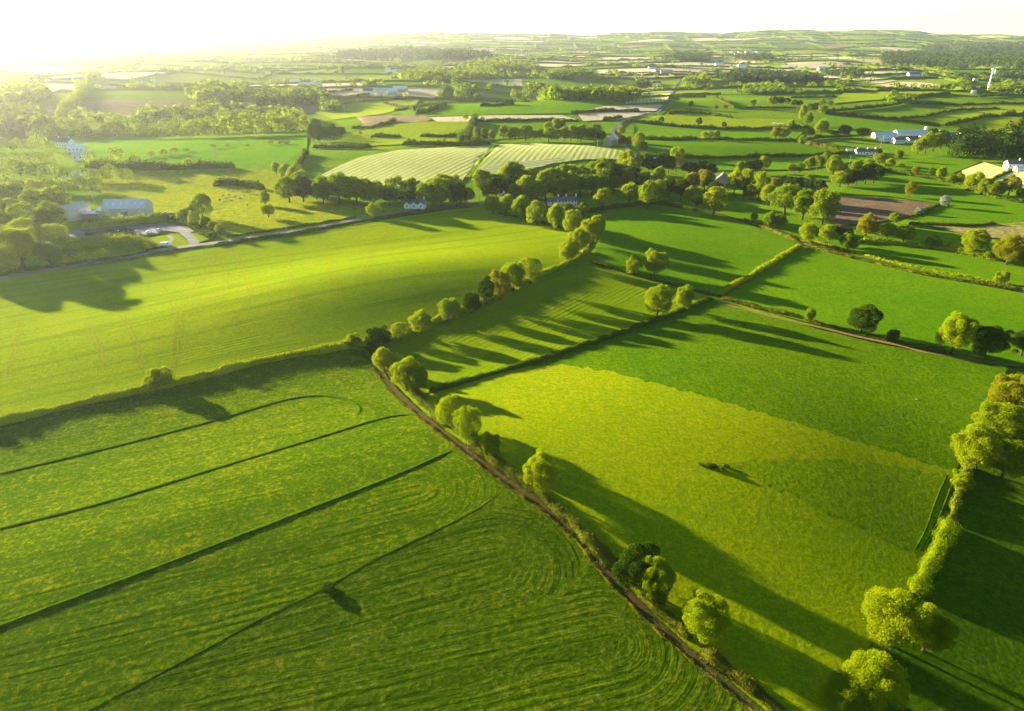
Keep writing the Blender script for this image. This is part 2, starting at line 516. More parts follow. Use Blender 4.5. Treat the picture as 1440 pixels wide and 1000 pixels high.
_ti = [0]
def tree(px, py, w, ratio, c, label, group=None, name='tree', cat='tree', kind=None):
    """px, py: foot of the tree in the photo; w: crown width in photo pixels; ratio: height / width"""
    _ti[0] += 1
    i = _ti[0]; rg = random.Random(i * 13 + 1)
    p = P1(px, py); W = w * depth_at(p) / 960.0
    H = W * ratio
    kind = kind or ('near' if w >= 28 and p[1] < 420 else 'mid')
    if w < 11 and kind not in ('bush',): kind = 'far'
    me = CROWNS[kind][rg.randrange(len(CROWNS[kind]))]
    rz = rg.uniform(0, 6.28)
    if kind == 'far':
        o = link(name, me, LEAF[c]); o.location = p; o.rotation_euler = (0, 0, rz); o.scale = (W, W, H)
    else:
        o = empty(name, p, rz); kx = rg.uniform(.88, 1.14); o.scale = (W * kx, W / kx, H * rg.uniform(.94, 1.08))
        link('crown', me, LEAF[c], o)
        link('trunk' if name == 'tree' else 'stem', TRUNKS[i % 3], BARK, o)
    tag(o, label, cat, group)
    return o

def clump(desc, items, c='y', ratio=1.1, group=None, name='tree', cat='tree', kind=None):
    """a named row or grove: each member is told apart by its order along it"""
    ords = 'first second third fourth fifth sixth seventh eighth ninth tenth eleventh twelfth thirteenth fourteenth fifteenth sixteenth seventeenth eighteenth'.split()
    items = sorted(items, key=lambda t: t[0])
    words = {'y': 'yellow-green', 'g': 'green', 'd': 'dark', 'o': 'bronze-green', 'w': 'white-blossomed'}
    for k, it in enumerate(items):
        x, y, w = it[:3]; r = it[3] if len(it) > 3 else ratio; cc = it[4] if len(it) > 4 else c
        lab = f'{words[cc]} {cat} {ords[k]} from left in {desc}' if len(items) > 1 else f'{words[cc]} {cat} {desc}'
        tree(x, y, w, r, cc, lab, group or (cat + 's in ' + desc if cat[-1] != 'h' else cat + 'es in ' + desc), name, cat, kind)

def hedge_arrays(xy, width, height, leaf, seed, dens=1.0, gaps=0.0, rough=0.4):
    rg = np.random.default_rng(seed)
    xy, t = resample(xy, max(0.8, leaf * 2.5))
    n = len(xy)
    d = np.gradient(xy, axis=0); d /= np.hypot(d[:, 0], d[:, 1])[:, None] + 1e-9
    nr = np.stack([-d[:, 1], d[:, 0]], 1)
    def wob(step, amp):
        g = np.arange(0, t[-1] + 2 * step, step)
        return 1 + amp * np.interp(t, g, rg.uniform(-1, 1, len(g)))
    hh = height * wob(6 * width / 2.5, rough) * wob(1.6 * width / 2.5, rough * 0.6)
    ww = width * wob(5 * width / 2.5, rough * 0.9) * wob(1.5 * width / 2.5, rough * 0.5)
    if gaps > 0:
        g = np.interp(t, np.arange(0, t[-1] + 40, 20.0), rg.random(len(np.arange(0, t[-1] + 40, 20.0))))
        hh = np.where(g < gaps, hh * 0.25, hh)
    fade = np.clip(np.minimum(t, t[-1] - t) / (width * 0.6) + 0.25, 0, 1)
    hh *= fade; ww *= 0.4 + 0.6 * fade
    prof = np.array([(-.5, -.05), (-.52, .35), (-.40, .78), (-.15, .97), (.15, .97), (.40, .78), (.52, .35), (.5, -.05)])
    k = len(prof)
    V = np.zeros((n, k, 3))
    for j, (u, h) in enumerate(prof):
        q = xy + nr * (u * 0.80 * ww)[:, None]
        V[:, j, :2] = q; V[:, j, 2] = hgt(q[:, 0], q[:, 1]) - 0.35 * (h < 0) + np.maximum(h, 0) * hh * 0.84
    I = np.arange(n * k).reshape(n, k)
    Q0 = np.stack([I[:-1, :-1], I[1:, :-1], I[1:, 1:], I[:-1, 1:]], -1).reshape(-1, 4)
    V0 = V.reshape(-1, 3)
    area = t[-1] * (width + 1.7 * height)
    m = int(area / (leaf * leaf * 1.1) * dens) + 8
    s = rg.uniform(0, t[-1], m)
    cx = np.interp(s, t, xy[:, 0]); cy = np.interp(s, t, xy[:, 1])
    H = np.interp(s, t, hh); Wd = np.interp(s, t, ww)
    nx = np.interp(s, t, nr[:, 0]); ny = np.interp(s, t, nr[:, 1])
    th = rg.uniform(-0.15, math.pi + 0.15, m)
    u = np.cos(th); v = np.sin(th)
    sq = 1.0 / np.maximum(np.abs(u), np.abs(v)) ** 0.45
    rad = rg.uniform(0.74, 1.16, m) + (rg.random(m) < 0.10) * rg.uniform(0, .45, m)
    off = u * sq * 0.5 * Wd * rad
    p = np.stack([cx + nx * off, cy + ny * off, np.zeros(m)], 1)
    p[:, 2] = hgt(p[:, 0], p[:, 1]) + np.maximum(v * sq * H * rad * 0.98, 0.03)
    no = np.stack([nx * u, ny * u, v + 0.15], 1) + rg.normal(0, 0.9, (m, 3)); no /= np.linalg.norm(no, axis=1)[:, None]
    V1, Q1 = leaf_quads(p, no, leaf * rg.uniform(0.5, 1.2, m), rg)
    return np.concatenate([V0, V1]), np.concatenate([Q0, Q1 + len(V0)])

_hi = [0]
def hedge(px, width, height, label, c='h', gaps=0.0, dens=1.0, group=None, name='hedge', rough=0.4, smooth=True):
    _hi[0] += 1
    xy = ground_line(px, 12, smooth)
    dist = float(np.min(np.hypot(xy[:, 0], xy[:, 1])))
    leaf = float(np.clip(dist / 960 * 1.15, 0.17, 1.3))
    V, Q = hedge_arrays(xy, width, height, leaf, 300 + _hi[0], dens, gaps, rough)
    c0 = np.array([xy[:, 0].mean(), xy[:, 1].mean(), float(hgt(xy[:, 0].mean(), xy[:, 1].mean()))])
    o = link(name, quads_mesh(name, V - c0, Q), LEAF[c]); o.location = c0
    return tag(o, label, name.replace('_', ' '), group)

# ================================================================== SCENE DATA
# ---- base ground: one sheet to the horizon, denser near the camera
def base_ground():
    r = np.concatenate([np.linspace(5, 700, 90), np.geomspace(715, 14500, 95)])
    a = np.radians(np.concatenate([np.linspace(-180, -62, 16)[:-1], np.linspace(-62, 62, 170), np.linspace(62, 180, 16)[1:]]))
    A, RR = np.meshgrid(a, r)
    x, y = RR * np.sin(A), RR * np.cos(A)
    z = hgt(x, y) - (0.40 + 0.0007 * RR)
    n, k = A.shape
    I = np.arange(n * k).reshape(n, k)
    Q = np.stack([I[:-1, :-1], I[:-1, 1:], I[1:, 1:], I[1:, :-1]], -1).reshape(-1, 4)
    V = np.stack([x, y, z], -1).reshape(-1, 3)
    me = quads_mesh('ground', V, Q)
    me.uv_layers.new(name='rows')
    li = np.zeros(len(me.loops), np.int32); me.loops.foreach_get('vertex_index', li)
    me.uv_layers['rows'].data.foreach_set('uv', V[li][:, :2].astype(np.float32).ravel())
    me.polygons.foreach_set('use_smooth', np.ones(len(me.polygons), bool))
    if me.polygons[4000].normal.z < 0: me.flip_normals()
    return V, tag(link('ground', me, M_BASE), 'rolling green countryside running to the hazy horizon', 'ground', kind='structure')

G1 = (.150, .235, .006); G2 = (.205, .265, .006)       # lit meadow greens
M_BASE = grass_mat('grassland', (.110, .200, .004), (.175, .235, .004), streak=0.0, yel=.3, fine=.35, bump=.9)
M_BIG = grass_mat('spring_grass_rows', (.180, .248, .0005), (.232, .276, .0005), (.31, .285, .001), rows=.13, period=2.0, streak=1.2, bump=.55, yel=.5, clump=.6)
M_MOWN = grass_mat('mown_grass', (.056, .105, .001), (.092, .132, .001), (.25, .225, .004), rows=.06, period=1.9, streak=1.0, bump=.7, yel=.6, clump=.9)
M_MOWND = grass_mat('older_cut_grass_vignetted', (.042, .080, .001), (.070, .102, .001), (.19, .18, .015), rows=.05, period=1.9, streak=1.1, bump=.8, yel=.5)  # older-cut tone, with vignette darkening of the lower edge put into the colour
M_TRI = grass_mat('mown_rows_short', (.120, .180, .001), (.165, .210, .001), (.25, .24, .002), rows=.11, period=2.6, streak=.7, bump=.6, yel=.35, clump=.5)
M_PAST = grass_mat('pasture', (.078, .172, .001), (.118, .200, .001), (.18, .22, .002), streak=.12, bump=.9, yel=.3)
M_PASTD = grass_mat('lush_pasture', (.064, .130, .001), (.100, .158, .001), (.17, .195, .002), streak=.08, bump=1.2, yel=.35)
M_YEL = grass_mat('dry_yellowed_grass', (.165, .218, .001), (.215, .238, .001), (.31, .28, .003), streak=.15, bump=.8, yel=.55, clump=.8)
M_YELG = grass_mat('part_yellowed_grass', (.122, .188, .001), (.165, .205, .001), (.25, .24, .002), streak=.15, bump=1.1, yel=.45)
M_DARK = grass_mat('shade_deepened_green_grass', (.038, .080, .001), (.060, .096, .001), (.13, .15, .003), streak=.5, bump=.8, yel=.3)  # dark green, deepened further: shade of hedge and trees put into the colour
M_MEAD = grass_mat('rough_meadow', (.190, .235, .003), (.290, .285, .004), (.38, .33, .02), streak=.1, fine=.4, bump=1.4, yel=.6)
M_FAR = grass_mat('far_meadow', (.100, .215, .003), (.145, .240, .003), streak=.4, fine=.35, bump=.9, yel=.25, clump=.5)
M_FARY = grass_mat('far_bright_meadow', (.200, .270, .004), (.260, .290, .004), streak=.4, fine=.35, bump=.9, yel=.3, clump=.5)
M_HAY = grass_mat('cut_hay', (.480, .450, .130), (.560, .505, .160), (.62, .55, .22), streak=.4, fine=.5, bump=.6, yel=.3, rows=.22, period=5.6, rowc=.60, rowcol=(.21, .29, .025), clump=.4)
M_HAYG = grass_mat('cut_hay_fading', (.400, .390, .150), (.440, .420, .160), (.5, .46, .2), streak=.3, fine=.5, bump=1.0, yel=.3, rows=.4, period=5.0, rowc=.6, rowcol=(.17, .24, .05), clump=.3)
M_TAN = grass_mat('stubble', (.500, .385, .190), (.560, .450, .230), (.62, .52, .3), streak=.5, fine=.4, bump=.6, yel=.3, clump=.3)
M_STRAW = grass_mat('pale_straw_field', (.560, .480, .150), (.620, .520, .160), (.66, .57, .22), streak=.4, fine=.4, bump=.6, yel=.3, clump=.3, rows=.2, period=6, rowc=.3, rowcol=(.34, .36, .07))
M_PLOUGH = grass_mat('ploughed_soil', (.150, .095, .045), (.200, .130, .060), (.30, .20, .09), streak=.7, fine=.6, bump=1.6, yel=.4, rows=.3, period=3.5)
M_HEATH = grass_mat('brown_heath', (.230, .160, .075), (.300, .215, .100), (.36, .28, .13), streak=.1, fine=.3, bump=2.0, yel=.3)
M_SCRUB = grass_mat('golden_rough_grass', (.270, .200, .060), (.200, .190, .030), (.40, .31, .10), streak=.2, fine=.4, bump=2.5, yel=.6)
M_SOIL = grass_mat('worn_earth_track', (.085, .058, .018), (.065, .072, .008), (.13, .09, .028), streak=.8, bump=.9, yel=.5)
M_TRACK2 = grass_mat('bare_clay_track', (.240, .150, .040), (.150, .135, .020), (.32, .21, .07), streak=.6, bump=.6, yel=.4)
M_ROAD = plain_mat('grey_road', (.17, .155, .125), .85, .25, .3)
M_ROAD2 = plain_mat('tarmac', (.085, .080, .070), .9, .25, .3)
M_GRAVEL = plain_mat('gravel', (.120, .112, .092), .95, .25, .25, bump=.05)
M_LAWN = grass_mat('mown_lawn', (0.187, 0.252, 0.0030), (0.225, 0.272, 0.0030), streak=.1, bump=.4, yel=.2, clump=.3)
M_WHEEL = grass_mat('wheel_marks', (.245, .245, .003), (.210, .240, .003), (.30, .27, .008), streak=.8, bump=.3, yel=.4)

GROUND_V, _ = base_ground()

# ---- near fields (photo pixels, 1440 x 1000)
HB = [(-120, 628), (-40, 607), (0, 597), (120, 568), (260, 538), (380, 508), (488, 490), (512, 491)]       # long hedge under the big field
field('grass_field', 'big bright spring-green field with fine rows below the farmyard road', 'field',
      HB[:-1] + [(530, 480), (570, 466), (630, 446), (690, 416), (750, 392), (800, 369), (828, 345), (838, 330), (812, 328), (760, 312), (690, 290), (640, 294), (560, 306), (430, 328), (300, 349), (180, 367), (60, 382), (-60, 398), (-160, 410)],
      M_BIG, 4.0, ('line', (0, 597), (488, 490)))
field('mown_field', 'mown field of long curving swaths in front of the earth lane', 'field',
      HB[:-1] + [(512, 494), (538, 531), (562, 559), (606, 597), (643, 626), (700, 671), (757, 712), (817, 764), (856, 815), (928, 887), (1018, 964), (1058, 997), (1105, 1040), (1126, 1060), (600, 1085), (-60, 1085), (-200, 900)],
      M_MOWN, 2.2, ('stadium', [((-200, 655), (462, 540)), ((-200, 720), (470, 592)), ((-250, 800), (560, 632)), ((-250, 900), (590, 690)), ((-300, 1060), (700, 800)), ((60, 1085), (860, 905))]))
field('mown_field', 'older-cut end of the mown field, tone darkened like a vignette, with nested curved swaths', 'field',
      [(60, 1036), (130, 1000), (300, 912), (440, 838), (540, 784), (650, 730), (712, 690), (755, 714), (815, 766), (854, 816), (926, 888), (1016, 965), (1056, 998), (1103, 1041), (1124, 1060), (600, 1085), (-20, 1085)],
      M_MOWND, 2.2, ('stadium', [((-250, 900), (590, 690)), ((-300, 1060), (700, 800)), ((60, 1085), (860, 905))]), off=.05, ragged=3.2)
field('mown_field', 'narrow wedge field of short mown rows striped by tree shadows', 'field',
      [(517, 490), (570, 472), (640, 449), (700, 419), (760, 393), (818, 371), (870, 384), (940, 404), (1000, 418), (930, 447), (850, 476), (740, 512), (640, 541), (600, 553), (586, 562), (562, 536), (540, 512)],
      M_TRI, 3.5, ('line', (575, 480), (818, 371)))
field('pasture', 'sunny convex pasture above the lone pair of field trees', 'field',
      [(832, 366), (845, 335), (846, 312), (870, 297), (930, 288), (1000, 300), (1060, 318), (1128, 345), (1012, 416), (920, 392)], M_PAST, 5.0)
field('pasture', 'wide green pasture behind the round dark tree', 'field',
      [(1130, 346), (1200, 364), (1300, 387), (1440, 412), (1560, 434), (1560, 535), (1400, 508), (1300, 491), (1200, 469), (1100, 444), (1014, 419)], M_PAST, 5.0)
F6_EDGE = [(730, 515), (790, 512), (860, 523), (960, 549), (1100, 589), (1220, 625), (1345, 664)]
_rj = np.random.default_rng(8)
F6_EDGE = [(x + _rj.normal(0, 1.2), y + _rj.normal(0, 1.2)) if 0 < k else (x, y) for k, (x, y) in enumerate(dense(F6_EDGE, 6))]
field('pasture', 'deep green tussocky pasture along the clay track', 'field',
      [(730, 516), (850, 478), (930, 449), (1003, 421), (1100, 449), (1200, 476), (1300, 496), (1420, 514), (1400, 545), (1370, 610)] + F6_EDGE[::-1][:-1], M_PASTD, 3.5)
field('pasture', 'yellow-green pasture crossed by long tree shadows beside the lane', 'field',
      F6_EDGE + [(1332, 700), (1315, 760), (1302, 800), (1275, 850), (1225, 905), (1190, 960), (1165, 1075), (1150, 1075), (1113, 1030), (1064, 990), (1025, 958), (986, 923), (934, 879), (883, 825), (864, 807), (823, 756), (763, 704), (707, 664), (648, 618), (612, 590), (592, 566), (604, 554), (650, 541)],
      M_YEL, 3.0)
field('grass_strip', 'part-yellowed wedge of longer grass between the small dark rushes and the boundary hedge', 'grass strip',
      [(1012, 652), (1080, 648), (1160, 645), (1250, 655), (1340, 670), (1332, 700), (1290, 778), (1210, 742), (1120, 700), (1050, 668)], M_YELG, 3.0, off=0.05, ragged=2.2)
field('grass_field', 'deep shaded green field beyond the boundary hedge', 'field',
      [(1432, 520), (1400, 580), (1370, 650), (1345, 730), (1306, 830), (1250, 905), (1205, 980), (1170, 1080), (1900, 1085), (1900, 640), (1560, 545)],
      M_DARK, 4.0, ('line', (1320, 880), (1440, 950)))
# ---- farther fields
field('meadow', 'sunlit rough meadow beside the big barn', 'field',
      [(128, 235), (200, 239), (300, 236), (400, 240), (425, 262), (395, 278), (330, 292), (292, 294), (222, 302), (150, 290)], M_MEAD, 9)
field('meadow', 'long flat meadow in front of the plantation belts', 'field',
      [(100, 196), (262, 197), (432, 190), (432, 215), (400, 241), (300, 237), (200, 240), (120, 236)], M_FAR, 12)
field('cow_pasture', 'rushy cow pasture above the farmyard road', 'field',
      [(300, 338), (296, 296), (335, 290), (400, 274), (470, 282), (545, 300), (440, 320), (345, 338)], M_MEAD, 6)
field('lawn', 'small lawn beside the white cottage', 'lawn', [(545, 300), (520, 286), (600, 280), (660, 284), (600, 293)], M_LAWN, 5)
field('hay_field', 'cut hay field striped with straw and green swaths, wider part', 'field',
      [(452, 246), (478, 232), (505, 221), (560, 211), (630, 207), (697, 204), (674, 222), (655, 247), (640, 268), (560, 268), (480, 262)], M_HAY, 6, ('line', (575, 252), (690, 206)))
field('hay_field', 'cut hay field striped with straw swaths up to the stone house', 'field',
      [(662, 247), (680, 223), (703, 203), (760, 201), (830, 205), (876, 212), (876, 224), (820, 224), (760, 232), (700, 246)], M_HAY, 6, ('line', (685, 245), (735, 203)))
field('grass_strip', 'thin green strip between the two hay fields', 'grass strip', [(655, 249), (674, 222), (697, 203), (703, 203), (681, 223), (661, 249)], M_FARY, 6)
field('hay_field', 'short level swaths of the hay field beside the woodland edge', 'field',
      [(668, 250), (690, 234), (740, 226), (800, 222), (770, 232), (720, 244)], M_HAYG, 6, ('line', (690, 236), (780, 226)), off=0.06)
field('meadow', 'bright lime meadow behind the hay fields', 'field',
      [(500, 186), (545, 175), (600, 171), (662, 171), (652, 198), (645, 203), (560, 203), (470, 207), (455, 205)], M_FARY, 10)
field('meadow', 'dull green meadow between the lime meadow and the grey upper road', 'field',
      [(672, 173), (790, 172), (860, 172), (880, 166), (862, 188), (780, 190), (700, 196), (655, 199)], M_FAR, 10)
field('stubble_field', 'long thin tan stubble strip behind the lime meadow', 'field',
      [(603, 165), (700, 162), (790, 162), (815, 169), (760, 169), (660, 171), (615, 171)], M_TAN, 12)
field('stubble_field', 'curved pale stubble field under the grey upper road', 'field',
      [(804, 159), (850, 149), (934, 147), (922, 156), (860, 156), (833, 157.5)], M_TAN, 12)
field('stubble_field', 'pinkish stubble field touching the grey upper road', 'field',
      [(812, 160), (860, 157.5), (916, 158), (890, 164), (872, 168), (820, 170)], M_TAN, 12)
field('stubble_field', 'striped stubble field where the grey road bends', 'field', [(880, 140), (905, 132), (944, 131), (936, 143), (880, 146)], M_HAY, 12, ('line', (885, 145), (890, 133)))
field('stubble_field', 'thin stubble strip above the striped bend', 'field', [(800, 130), (860, 126), (945, 124), (944, 129), (880, 131), (800, 134)], M_TAN, 14)
field('meadow', 'green meadow left of the curved pale stubble', 'field', [(545, 160), (590, 148), (700, 144), (850, 143), (848, 149), (803, 159), (700, 161), (604, 164)], M_FAR, 14)
field('meadow', 'bright meadow below the white far farm', 'field', [(440, 158), (500, 143), (590, 139), (585, 147), (540, 160), (470, 168)], M_FARY, 14)
field('heath', 'brown heath between the plantation belts', 'heath', [(60, 150), (150, 140), (330, 143), (442, 143), (446, 158), (330, 164), (200, 168), (90, 178)], M_HEATH, 18)
field('rough_ground', 'brown scrubby ground behind the lime meadow', 'rough ground', [(500, 164), (585, 161), (610, 166), (598, 171), (540, 174), (515, 179)], M_HEATH, 12)
# right-hand side
field('strip_field', 'long dark strip field under the double hedge', 'field', [(905, 222), (1010, 223), (1140, 220), (1240, 214), (1235, 222), (1130, 238), (1000, 240), (960, 228)], M_FAR, 8)
field('strip_field', 'smooth rolling strip field above the double hedge', 'field', [(888, 197), (1010, 199), (1110, 199), (1190, 214), (1240, 213), (1140, 219), (1010, 221), (908, 220)], M_PAST, 8)
field('strip_field', 'sunlit strip field holding the three small round trees', 'field', [(890, 194), (892, 173), (930, 177), (1000, 182), (1083, 182), (1135, 180), (1118, 197), (1010, 196), (940, 196)], M_FAR, 9)
field('strip_field', 'strip field sloping beside the grey upper road', 'field', [(892, 171), (925, 162), (985, 161), (1030, 166), (1110, 168), (1137, 178), (1083, 180), (977, 179)], M_FARY, 9)
field('meadow', 'broad green meadow behind the white farm sheds', 'field', [(1160, 162), (1227, 168), (1322, 179), (1370, 180), (1345, 186), (1230, 188), (1150, 192), (1142, 180)], M_FAR, 10)
field('meadow', 'bright rounded meadow beside the dark wood', 'field', [(1330, 178), (1384, 166), (1440, 163), (1434, 170), (1423, 197), (1360, 192)], M_FARY, 10)
field('meadow', 'bright meadow in front of the wind turbine', 'field', [(1286, 148), (1345, 149.5), (1423, 147), (1480, 150), (1480, 160), (1406, 163), (1325, 175), (1263, 168), (1325, 160), (1369, 155)], M_FARY, 12)
field('meadow', 'yellowish meadow around the foot of the turbine', 'field', [(1190, 128), (1300, 127), (1380, 130), (1376, 135), (1336, 133), (1285, 137), (1210, 142), (1165, 146)], M_FARY, 14)
field('stubble_field', 'tan stubble field behind the turbine meadow, nearer part', 'field', [(1262, 115), (1300, 116), (1325, 120), (1322, 122), (1262, 124), (1225, 120), (1247, 118)], M_TAN, 16)
field('stubble_field', 'pale stubble field behind the turbine meadow, farther part', 'field', [(1175, 110), (1220, 108.5), (1262, 113), (1240, 117), (1200, 115)], M_TAN, 16)
field('stubble_field', 'large peach stubble hill below the distant conifer forest', 'field', [(1110, 93), (1170, 85.5), (1205, 91), (1215, 94), (1180, 97), (1150, 99), (1110, 98)], M_TAN, 20)
field('stubble_field', 'peach stubble field beyond the end of the grey road', 'field', [(925, 95), (1030, 97), (1033, 105), (960, 103), (930, 103)], M_TAN, 20)
field('stubble_field', 'pale stubble field with a thin dividing hedge', 'field', [(1055, 97), (1110, 99), (1112, 107), (1056, 107)], M_TAN, 20)
field('stubble_field', 'thin peach stubble band left of the grey road end', 'field', [(790, 102), (920, 96), (926, 103), (860, 107), (800, 105)], M_TAN, 20)
field('straw_field', 'bright straw field below the dark wood', 'field', [(1352, 240), (1384, 228), (1420, 239), (1391, 254), (1355, 249)], M_STRAW, 7, ('line', (1360, 250), (1395, 229)))
field('straw_field', 'bright straw field in front of the white bungalow', 'field', [(1396, 254), (1424, 241), (1500, 243), (1500, 270), (1440, 264)], M_STRAW, 7, ('line', (1360, 250), (1395, 229)))
field('pasture', 'green pasture below the dark wood edge', 'field', [(1256, 235), (1285, 224), (1320, 220), (1382, 226), (1350, 240), (1330, 247), (1285, 243)], M_PAST, 7)
field('pasture', 'pasture of long evening shadows around the white-blossomed hawthorn', 'field', [(1240, 240), (1318, 254), (1390, 276), (1500, 300), (1500, 318), (1360, 314), (1290, 312), (1325, 287), (1250, 276), (1180, 272), (1200, 255)], M_PAST, 6)
field('ploughed_field', 'brown ploughed field between the big round trees and the hawthorn', 'field', [(1172, 277), (1242, 278), (1316, 286), (1282, 303), (1228, 313), (1178, 318), (1150, 300)], M_PLOUGH, 5, ('line', (1180, 290), (1310, 296)))
field('rough_ground', 'golden rough grassland beside the frame of the ploughed land', 'rough ground', [(1300, 316), (1360, 319), (1440, 312), (1530, 318), (1530, 350), (1440, 338), (1370, 332)], M_SCRUB, 6)
field('pasture', 'green strip pasture below the golden rough grass', 'field', [(1190, 350), (1262, 345), (1330, 352), (1440, 372), (1560, 398), (1560, 430), (1440, 409), (1300, 384), (1200, 361)], M_PAST, 5)
field('pasture', 'narrow shaded pasture under the three big round trees', 'field', [(1010, 298), (1060, 290), (1100, 302), (1180, 322), (1200, 340), (1190, 352), (1130, 338), (1060, 314)], M_PAST, 5)

# ---- farmyard
field('gravel_yard', 'grey gravel car park of the farm hall', 'yard', [(82, 330), (110, 322), (160, 318), (240, 313), (282, 322), (264, 329), (232, 324), (215, 331), (180, 328), (112, 335)], M_GRAVEL, 5, off=0.06)
field('lawn', 'sunlit lawn with a curved path in the farmyard', 'lawn', [(198, 338), (222, 332), (250, 328), (270, 344), (235, 350), (205, 352)], M_LAWN, 5, off=0.05)
field('lawn', 'small triangular lawn beside the drive', 'lawn', [(262, 330), (290, 324), (302, 334), (276, 342)], M_LAWN, 5, off=0.05)

# ---- roads, lanes and tracks
ribbon('road', 'pale grey country road past the farmyard', 'road', [(-40, 398), (60, 381), (160, 365), (240, 350), (290, 343), (345, 335), (430, 322), (520, 305), (600, 293), (655, 287), (690, 282)], 4.2, M_ROAD, .08, step=4)
ribbon('driveway', 'gravel drive joining the farmyard to the road', 'driveway', [(258, 327), (268, 335), (275, 344)], 5, M_GRAVEL, .1, step=3)
ribbon('footpath', 'narrow curved path across the lawn', 'path', [(236, 331), (242, 336), (236, 345)], 2.2, M_GRAVEL, .12, step=3)
ribbon('road', 'dark tarmac road climbing away beside the stone house', 'road', [(905, 232), (888, 215), (868, 195), (862, 185), (872, 174), (888, 164.5), (920, 160.5), (937, 145), (948, 125), (958, 112), (975, 105)], 4.8, M_ROAD2, .25, step=8)
ribbon('farm_track', 'orange clay track along the hedge under the round dark tree', 'track', [(1008, 424), (1050, 436), (1100, 449), (1160, 462), (1200, 472), (1260, 485), (1300, 495), (1360, 504), (1420, 513), (1520, 522)], 1.9, M_TRACK2, .07, wvar=.3)
ribbon('farm_track', 'brown earth lane beside the mown field', 'lane', [(513, 488), (521, 497), (542, 532), (564, 557), (582, 573), (609, 596), (645, 623), (668, 644), (704, 669), (731, 689), (760, 709), (820, 761), (860, 812), (879, 829), (931, 884), (983, 928), (1022, 961), (1061, 993), (1112, 1038)], 1.6, M_SOIL, .10, wvar=.5)
ribbon('farm_track', 'pale drive winding into the trees near the white gables', 'track', [(672, 260), (690, 264), (704, 272), (722, 288), (745, 290)], 4.0, M_GRAVEL, .12, step=4)
ribbon('farm_track', 'thin earth path below the pasture trees', 'track', [(925, 283), (983, 294), (1026, 305), (1071, 317), (1123, 340), (1140, 350)], 2.6, M_SOIL, .12, wvar=.3, step=3)
ribbon('farm_track', 'brown field path across the far meadow', 'track', [(1160, 160), (1227, 166), (1285, 172), (1322, 177)], 4.0, M_SOIL, .35, step=8)
ribbon('farm_track', 'brown path from the turbine across the bright meadow', 'track', [(1340, 134), (1384, 139), (1440, 148), (1500, 155)], 4.0, M_SOIL, .35, step=8)

# ---- low grass banks left between the mown strips
BANKP = [(-1, 0), (-.55, .05), (-.25, .22), (.0, .28), (.22, .20), (.5, .03), (1, 0)]
BANK_M = grass_mat('shade_darkened_uncut_grass', (.040, .085, .001), (.065, .110, .001), (.14, .15, .003), streak=.3, bump=.6, yel=.3)  # dark tone carries the shaded side of the ridges in its colour
ribbon('grass_bank', 'uncut grass ridge nearest the long hedge, hooked at its end', 'grass bank', [(-80, 686), (0, 667), (150, 631), (300, 592), (400, 563), (450, 557), (490, 563), (506, 574), (502, 584)], 1.7, BANK_M, .02, BANKP, step=1.2, wvar=.25)
ribbon('grass_bank', 'uncut grass ridge second below the long hedge', 'grass bank', [(-80, 763), (0, 744), (150, 706), (300, 660), (450, 615), (540, 588), (585, 583)], 1.8, BANK_M, .02, BANKP, step=1.2, wvar=.25)
ribbon('grass_bank', 'uncut grass ridge third below the long hedge', 'grass bank', [(-80, 912), (0, 881), (200, 806), (400, 730), (560, 667), (636, 633)], 1.7, BANK_M, .02, BANKP, step=1.2, wvar=.25)
ribbon('grass_bank', 'faint broken grass ridge through the lone clump of rushes', 'grass bank', [(90, 1015), (130, 997), (280, 918), (360, 874), (440, 836), (530, 786), (650, 728), (705, 692)], .8, M_MOWND, .06, [(a, b * .15) for a, b in BANKP], step=1.2, wvar=.4)
for k, pts in enumerate([[(1332, 668), (1316, 705), (1302, 745), (1286, 775)], [(1342, 676), (1326, 715), (1312, 750), (1298, 776)]]):
    ribbon('grass_bank', ('outer' if k == 0 else 'inner') + ' of the two rutted ridges beside the boundary hedge', 'grass bank', pts, 1.1, BANK_M, .03, [(a, b * .55) for a, b in BANKP], step=.8, wvar=.3)
# wheel marks in the big field: pairs of thin yellowed lines
WM = [[(306, 352), (318, 380), (312, 410), (270, 440), (252, 460), (246, 500), (240, 530)], [(306, 352), (290, 385), (262, 420), (250, 450), (268, 478)],
      [(225, 400), (250, 440), (258, 480), (266, 500)], [(330, 352), (348, 395), (352, 420), (330, 450), (350, 470)], [(120, 452), (135, 480), (150, 520)],
      [(30, 450), (20, 500), (8, 530)], [(165, 430), (190, 480), (200, 520)], [(455, 350), (470, 390), (480, 420)], [(400, 352), (412, 400), (430, 440)], [(545, 330), (520, 360), (505, 400)]]
for k, l in enumerate(WM):
    for s in (-1, 1):
        ribbon('wheel_track', 'thin yellowed wheel mark in the big spring-green field', 'wheel track', [(x + s * 3.2, y) for x, y in l], .55, M_WHEEL, .05, step=3, group='wheel marks in the big field')
